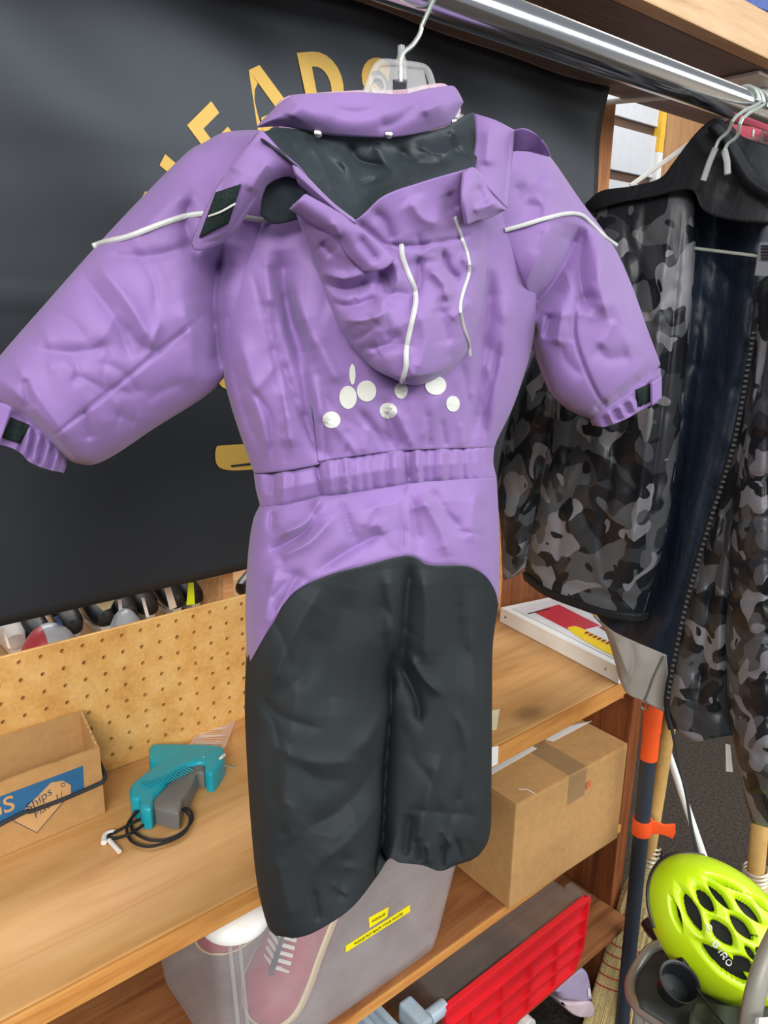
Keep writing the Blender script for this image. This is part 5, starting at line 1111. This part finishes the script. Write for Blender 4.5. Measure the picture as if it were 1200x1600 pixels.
broom('corn_broom', 'corn broom with pale handle standing behind the orange-topped pole', b_top+(b_top-b_nk)*.5, b_nk, b_tip, .062, .0145, yB)
C_ = lambda a, b, dd: EYE+_n(ray(a, b))*dd
n2 = C_(1180, 1372, 2.05); t2_ = C_(1190, 1255, 1.93); 
broom('corn_broom', 'corn broom standing behind the lime helmet near the right edge', t2_+(t2_-n2)*2.2, n2, np.array([n2[0]+.03, n2[1]-.02, .012]), .10, .018, None)
wp_ = MB().tube([C_(1106, 1358, 2.0), C_(1040, 1165, 2.02)], .0105, 14); 
pA, pB = C_(1106, 1358, 2.0), C_(1040, 1165, 2.02); dd_ = pA-pB; gA = pA+dd_*((pA[2]-.01)/-dd_[2])
o = MB().tube([gA, pB-dd_*.1], .0085, 14).build('white_pole', M_white, None, True); tagset(o, 'slim white pole slanting down behind the lime helmet', 'pole')

# brown coir brush behind the broom
cb = thing('coir_brush', 'brown coir brush head standing behind the dark grey pole', 'brush', C_(1018, 1480, 2.12)*np.array([1, 1, 0])+np.array([0, 0, .012]))
M_coir = plain('coir_bristle', (122, 92, 58), rough=.95, vary=.4, scale=260)
cc = C_(1030, 1400, 2.12); 
mb = MB(); rr_ = random.Random(2)
mb.lathe([(.035, -cc[2]+.013), (.065, -cc[2]*.8), (.075, -cc[2]*.5), (.060, -.06), (.04, -.01), (.015, 0)], cc, (0, 0, 1), 26)
mb.build('head', M_coir, cb, True)
mb = MB()
for k in range(220):
    a = rr_.uniform(0, 6.283); z = rr_.uniform(-cc[2]*.8, -.02); r0 = np.interp(z, [-cc[2]*.8, -cc[2]*.5, -.06, 0], [.065, .075, .06, .02]); p = cc+np.array([r0*math.cos(a), r0*math.sin(a), z]); mb.tube([p, p+np.array([math.cos(a)*.006, math.sin(a)*.006, -.02])], .0012, 4)
o = mb.build('bristle', M_coir, cb); o['kind'] = 'stuff'
MB().tube([cc-np.array([0, 0, .01]), cc+np.array([.02, .03, .10])], .012, 12).build('neck', M_blackp, cb, True)

# ================================================================== folding chair frame with helmet
M_tube = plain('grey_frame_tube', (168, 166, 156), rough=.35, metal=.3); M_olive = fabric('dark_olive_fabric', (52, 56, 42), rough=.8); M_char = fabric('charcoal_mesh_fabric', (60, 62, 60), rough=.8)
chh = thing('folding_chair', 'grey tube-framed folding chair with dark seat under the lime helmet', 'chair', (1.25, .40, 0))
def cpts(l): return [C_(x, y, d) for x, y, d in l]
fr1 = smooth_line(cpts([(1190, 1478, 1.60), (1140, 1474, 1.62), (1060, 1474, 1.64), (1018, 1484, 1.64), (992, 1520, 1.60), (986, 1548, 1.56), (1000, 1575, 1.52), (1040, 1602, 1.48), (1110, 1650, 1.42), (1200, 1710, 1.36)]), k=6)
MB().tube(fr1, .0105, 12).build('seat_frame', M_tube, chh, True)
MB().tube(smooth_line(cpts([(1226, 1440, 1.30), (1200, 1492, 1.31), (1182, 1545, 1.32), (1172, 1600, 1.34), (1165, 1680, 1.36)]), k=6), .0135, 14).build('arm_tube', M_tube, chh, True)
# sagging seat
G, s, t = coons([(1024, 1486), (1080, 1478), (1190, 1480)], [(1000, 1572), (1090, 1630), (1210, 1705)], [(1024, 1486), (994, 1530), (1000, 1572)], [(1190, 1480), (1200, 1590), (1210, 1705)], 26, 22, False)
D = (1.64-.20*t[:, None]+.02*np.sin(np.pi*t)[:, None]*np.sin(np.pi*s)[None, :]); F1 = np.array([[C_(*G[i, j], D[i, j]) for j in range(26)] for i in range(22)]); slab('seat', F1, F1-np.array([0, 0, .004]), M_char, chh)
for a in ((1000, 1575, 1.52), (1018, 1484, 1.64), (1190, 1480, 1.62), (1180, 1700, 1.37)):
    p = C_(*a); MB().tube([p, np.array([p[0]*1.02, p[1], .012])], .0095, 10).build('leg', M_tube, chh, True)
pc = C_(1062, 1534, 1.47)
cupn = _n(np.array([-.12, -.35, .9]))
MB().lathe([(.014, -.034), (.024, -.032), (.029, 0), (.032, .0015), (.032, -.001), (.028, -.002), (.023, -.028), (.001, -.030)], pc, cupn, 28, cap=False).build('cup_holder', M_blackp, chh, True)
MB().tube([pc+np.array([.035, .02, 0]), C_(1090, 1510, 1.52), C_(1105, 1490, 1.56)], .009, 10).build('holder_strap', M_blackp, chh, True)
G, s, t = coons([(1086, 1566), (1150, 1572), (1210, 1572)], [(1075, 1606), (1150, 1636), (1210, 1660)], [(1086, 1566), (1078, 1585), (1075, 1606)], [(1210, 1572), (1212, 1610), (1210, 1660)], 20, 14, False)
D = 1.49-.08*t[:, None]+.012*np.sin(s*14)[None, :]; F1 = np.array([[C_(*G[i, j], D[i, j]) for j in range(20)] for i in range(14)]); o = slab('olive_cloth', F1, F1-np.array([0, 0, .006]), M_olive, None); 
o['label'] = 'dark olive cloth crumpled on the folding chair seat'; o['category'] = 'cloth'
MB().tube(smooth_line(cpts([(1088, 1545, 1.48), (1104, 1566, 1.46), (1130, 1600, 1.43), (1150, 1625, 1.40)]), k=4), .002, 6).build('cord', M_blackp, chh, True)
o = MB().prism([C_(1186, 1590, 1.30), C_(1215, 1588, 1.30), C_(1215, 1625, 1.29), C_(1184, 1625, 1.29)], (.0, .004, -.004)).build('paper_label', M_paper); tagset(o, 'white paper label at the bottom right corner beside chair tube', 'label')
# black strap bundle behind
o = MB().tube(smooth_line(cpts([(1012, 1440, 1.72), (1022, 1455, 1.71), (1035, 1462, 1.70), (1060, 1464, 1.68), (1085, 1480, 1.65)]), k=4), .014, 10).build('strap', M_blackp, chh, True)

hm = thing('bicycle_helmet', 'lime yellow bicycle helmet with black vents and white lettering', 'helmet', C_(1120, 1520, 1.56))
M_lime = plain('lime_shell', (198, 232, 24), rough=.28, vary=.02, spec=.6); M_foam = plain('black_foam', (16, 17, 18), rough=.8)
HC = C_(1128, 1456, 1.565); Xc, Yc, Zc = ROT[:, 0], ROT[:, 1], ROT[:, 2]
e1 = _n(Xc*.72+Yc*.66+Zc*-.16); e3 = _n(-Zc*.88-Yc*.40-Xc*-.20); e3 = _n(e3-e1*(e3@e1)); e2 = np.cross(e3, e1)
HA, HB_, HD = .142, .098, .095
VENT = [((1098, 1401), 24, 9, 54), ((1122, 1396), 27, 6, 50), ((1134, 1378), 30, 4, 26), ((1172, 1419), 29, 8, 44), ((1161, 1448), 26, 9, 48), ((1127, 1457), 26, 11, 50), ((1077, 1421), 34, 10, 64), ((1055, 1427), 22, 5, 72), ((1134, 1510), 48, 11, 40), ((1166, 1513), 23, 10, 42), ((1178, 1494), 17, 5, 50), ((1192, 1490), 10, 6, 40), ((1193, 1413), 16, 4, 40)]
def hp(th_, ph, k=1.0):  # th_ from crown (0) to rim (pi/2), ph around
    q = 1-.10*max(0, math.cos(ph))*math.sin(th_)
    return HC+e1*HA*k*math.sin(th_)*math.cos(ph)+e2*HB_*k*q*math.sin(th_)*math.sin(ph)+e3*HD*k*math.cos(th_)
nt, nph = 130, 340; TH = np.linspace(.02, 1.72, nt); P = np.array([[hp(a, 2*math.pi*k/nph) for k in range(nph)] for a in TH])
PXY = np.array([[proj(p) for p in r] for r in P])
vin = np.full((nt, nph), 9.0)
for (cx, cy), hl, hw, an in VENT:
    a = math.radians(an); dx, dy = PXY[..., 0]-cx, PXY[..., 1]-cy; u = dx*math.cos(a)+dy*math.sin(a); v = -dx*math.sin(a)+dy*math.cos(a)
    vin = np.minimum(vin, np.abs(u/(hl*1.12))**1.5+np.abs(v/(hw*1.18))**1.5)
# same vents on the hidden side so that the helmet is whole from elsewhere
sgn = ((P-EYE-(HC-EYE))@Zc) > .02
vin = np.where(sgn, np.where((np.sin(np.linspace(0, 2*math.pi, nph)*14) > .55)[None, :] & (TH > .5)[:, None] & (TH < 1.3)[:, None], .5, 9), vin)
open_v = (vin < 1).astype(int)
lip = np.clip((vin-1)/.8, 0, 1)                    # shell edges roll inwards round each vent
IN = np.array([[hp(a, 2*math.pi*k/nph, .86) for k in range(nph)] for a in TH])
dirn = (HC-P)/np.linalg.norm(HC-P, axis=-1, keepdims=True)
crest = .004*np.sin(np.linspace(0, 1, nt))[:, None, None]
Po = P+dirn*(.006*(1-lip)**2)[..., None]
V = np.vstack([Po.reshape(-1, 3), IN.reshape(-1, 3)]); o_ = nt*nph; F = []; keep = np.zeros((nt-1, nph), bool)
for i in range(nt-1):
    for k in range(nph):
        k2 = (k+1) % nph
        if open_v[i, k]+open_v[i+1, k]+open_v[i, k2]+open_v[i+1, k2] < 2: keep[i, k] = True
for i in range(nt-1):
    for k in range(nph):
        if not keep[i, k]: continue
        k2 = (k+1) % nph; a, b, c, d = i*nph+k, i*nph+k2, (i+1)*nph+k2, (i+1)*nph+k
        F += [(a, d, c, b), (a+o_, b+o_, c+o_, d+o_)]
        if i == 0 or not keep[i-1, k]: F.append((a, b, b+o_, a+o_))
        if i == nt-2 or not keep[i+1, k]: F.append((c, d, d+o_, c+o_))
        if not keep[i, k-1]: F.append((a, d, d+o_, a+o_))
        if not keep[i, k2]: F.append((b, c, c+o_, b+o_))
used = sorted({x for f in F for x in f}); mp = {x: i for i, x in enumerate(used)}
MB().add(V[used], [[mp[x] for x in f] for f in F]).build('shell', M_lime, hm, True)
nl = 36; L_ = np.array([[hp(a, 2*math.pi*k/48, .84) for k in range(48)] for a in np.linspace(.02, 1.70, nl)])
MB().add(L_.reshape(-1, 3), [(i*48+k, i*48+(k+1) % 48, (i+1)*48+(k+1) % 48, (i+1)*48+k) for i in range(nl-1) for k in range(48)]+[tuple(range(48))]).build('foam_liner', M_foam, hm, True)
def on_helmet(px, py, lift=.0012):
    d = _n(ray(px, py)); M_ = np.stack([e1/HA, e2/HB_, e3/HD]); o = M_@(EYE-HC); q = M_@d; b = o@q; c = o@o-1.0; A_ = q@q; disc = max(0, b*b-A_*c); t_ = (-b-math.sqrt(disc))/A_
    p = EYE+d*t_; return p+_n(p-HC)*lift
def glyph(strokes_, org, ang, h, w):
    ca, sa = math.cos(ang), math.sin(ang); mb = MB()
    for s_ in strokes_:
        pts = []
        for u, v in smooth_line(s_, k=3) if len(s_) > 2 else s_:
            x = u*w; y = -v*h; pts.append(on_helmet(org[0]+x*ca-y*sa, org[1]+x*sa+y*ca))
        mb.tube(pts, .0013, 6, flat=.5)
    return mb.build('lettering', M_white, hm, True)
an = math.radians(54)
G_ = [[(.95, .75), (.6, 1), (.15, .8), (.05, .4), (.3, .05), (.8, .05), (.95, .4), (.6, .45)]]; I_ = [[(.5, 0), (.5, 1)]]; R__ = [[(.1, 0), (.1, 1)], [(.1, 1), (.7, 1), (.9, .75), (.7, .5), (.1, .5)], [(.5, .5), (.95, 0)]]; O_ = [[(.5, 0), (.1, .25), (.1, .75), (.5, 1), (.9, .75), (.9, .25), (.5, 0)]]
for gl, off in ((G_, 0), (I_, 11), (R__, 19), (O_, 30)): glyph(gl, (1112+off*math.cos(an)*1.15, 1474+off*math.sin(an)*1.15), an, 8.5, 9.5)
lo = [[(.1, .5), (.5, .95), (.9, .5), (.5, .05), (.1, .5)], [(.3, .5), (.7, .5)]]; glyph(lo, (1098, 1446), an, 11, 17)
mb = MB()
mb.tube([hp(1.6, a, 1.0) for a in np.linspace(2.2, 4.0, 14)], .004, 8).build('rear_band', M_blackp, hm, True)
MB().tube(smooth_line([hp(1.65, 2.4, .95), C_(1062, 1490, 1.60), C_(1078, 1498, 1.59), hp(1.65, 2.0, .95)], k=5), .004, 8, flat=.4).build('chin_strap', M_blackp, hm, True)

# ================================================================== lilac shoe and black bag on the floor
sh = thing('lilac_shoe', 'lilac rubber shoe on the floor below the red-lidded crate', 'shoe', onz(935, 1590, .0)+np.array([-.02, -.05, .0]))
M_lil = plain('lilac_rubber', (170, 156, 186), rough=.5); M_lil2 = plain('pale_pink_sole', (206, 184, 192), rough=.6)
def shape_px(name, loop, y, depth, mat, parent, r=.006):
    """solid with rounded front edges whose front outline lies on the plane y"""
    P = np.array([ony(a, b, y)[[0, 2]] for a, b in smooth_line(loop+[loop[0]], 48)[:-1]]); n = len(P)
    T = np.roll(P, -1, 0)-np.roll(P, 1, 0); T /= np.linalg.norm(T, axis=1)[:, None]; N = np.stack([-T[:, 1], T[:, 0]], -1)
    ar_ = np.sum(P[:, 0]*np.roll(P[:, 1], -1)-np.roll(P[:, 0], -1)*P[:, 1]); N = N if ar_ > 0 else -N
    lev = [(r*(1-math.cos(a)), r*(1-math.sin(a))) for a in np.linspace(0, math.pi/2, 5)]+[(depth, 0)]; V = []
    for d_, off in [(r*(1-math.sin(a)), r*(1-math.cos(a))) for a in np.linspace(math.pi/2, 0, 5)]+[(depth, 0)]: V += [(p[0]+q[0]*off, y+d_, p[1]+q[1]*off) for p, q in zip(P, N)]
    m = 6; F = [(i*n+a, i*n+(a+1) % n, (i+1)*n+(a+1) % n, (i+1)*n+a) for i in range(m-1) for a in range(n)]+[tuple(range(n)), tuple((m-1)*n+k for k in range(n))]
    return MB().add(V, F).build(name, mat, parent, True)
shp = [(872, 1552), (880, 1535), (900, 1520), (912, 1516), (920, 1522), (925, 1545), (925, 1566), (900, 1566), (880, 1562)]
shape_px('upper', shp, .72, .07, M_lil, sh, .008)
shape_px('sole', [(876, 1566), (900, 1568), (926, 1567), (927, 1588), (905, 1590), (888, 1580)], .718, .076, M_lil2, sh, .004)
MB().prism([ony(x, y, .7185) for x, y in ((918, 1545), (922, 1544), (923, 1558), (919, 1557))], (0, -.001, 0)).build('tab', M_white, sh)
bg_ = thing('black_bag', 'black cloth bag slumped on the floor below the low shelf', 'bag', (1.06, .66, 0))
mb = MB(); c_ = np.array([1.00, .70, 0]); mb.lathe([(.08, .002), (.115, .03), (.12, .10), (.10, .16), (.06, .195), (.01, .205)], c_, (0, 0, 1), 28); o = mb.build('body', fabric('black_bag_cloth', (26, 29, 34), rough=.7, crumple=.6), bg_, True)
MB().tube(smooth_line([c_+np.array([-.05, -.05, .19]), c_+np.array([.0, -.06, .215]), c_+np.array([.06, -.05, .19])], k=5), .004, 8).build('handle', plain('pale_cord', (196, 190, 170), rough=.7), bg_, True)
o = shape_px('white_shoe', [(822, 1602), (832, 1593), (838, 1597), (834, 1609), (820, 1611)], .69, .05, M_skwhite, None, .003); tagset(o, 'white shoe toe at the bottom edge beside the black bag', 'shoe')
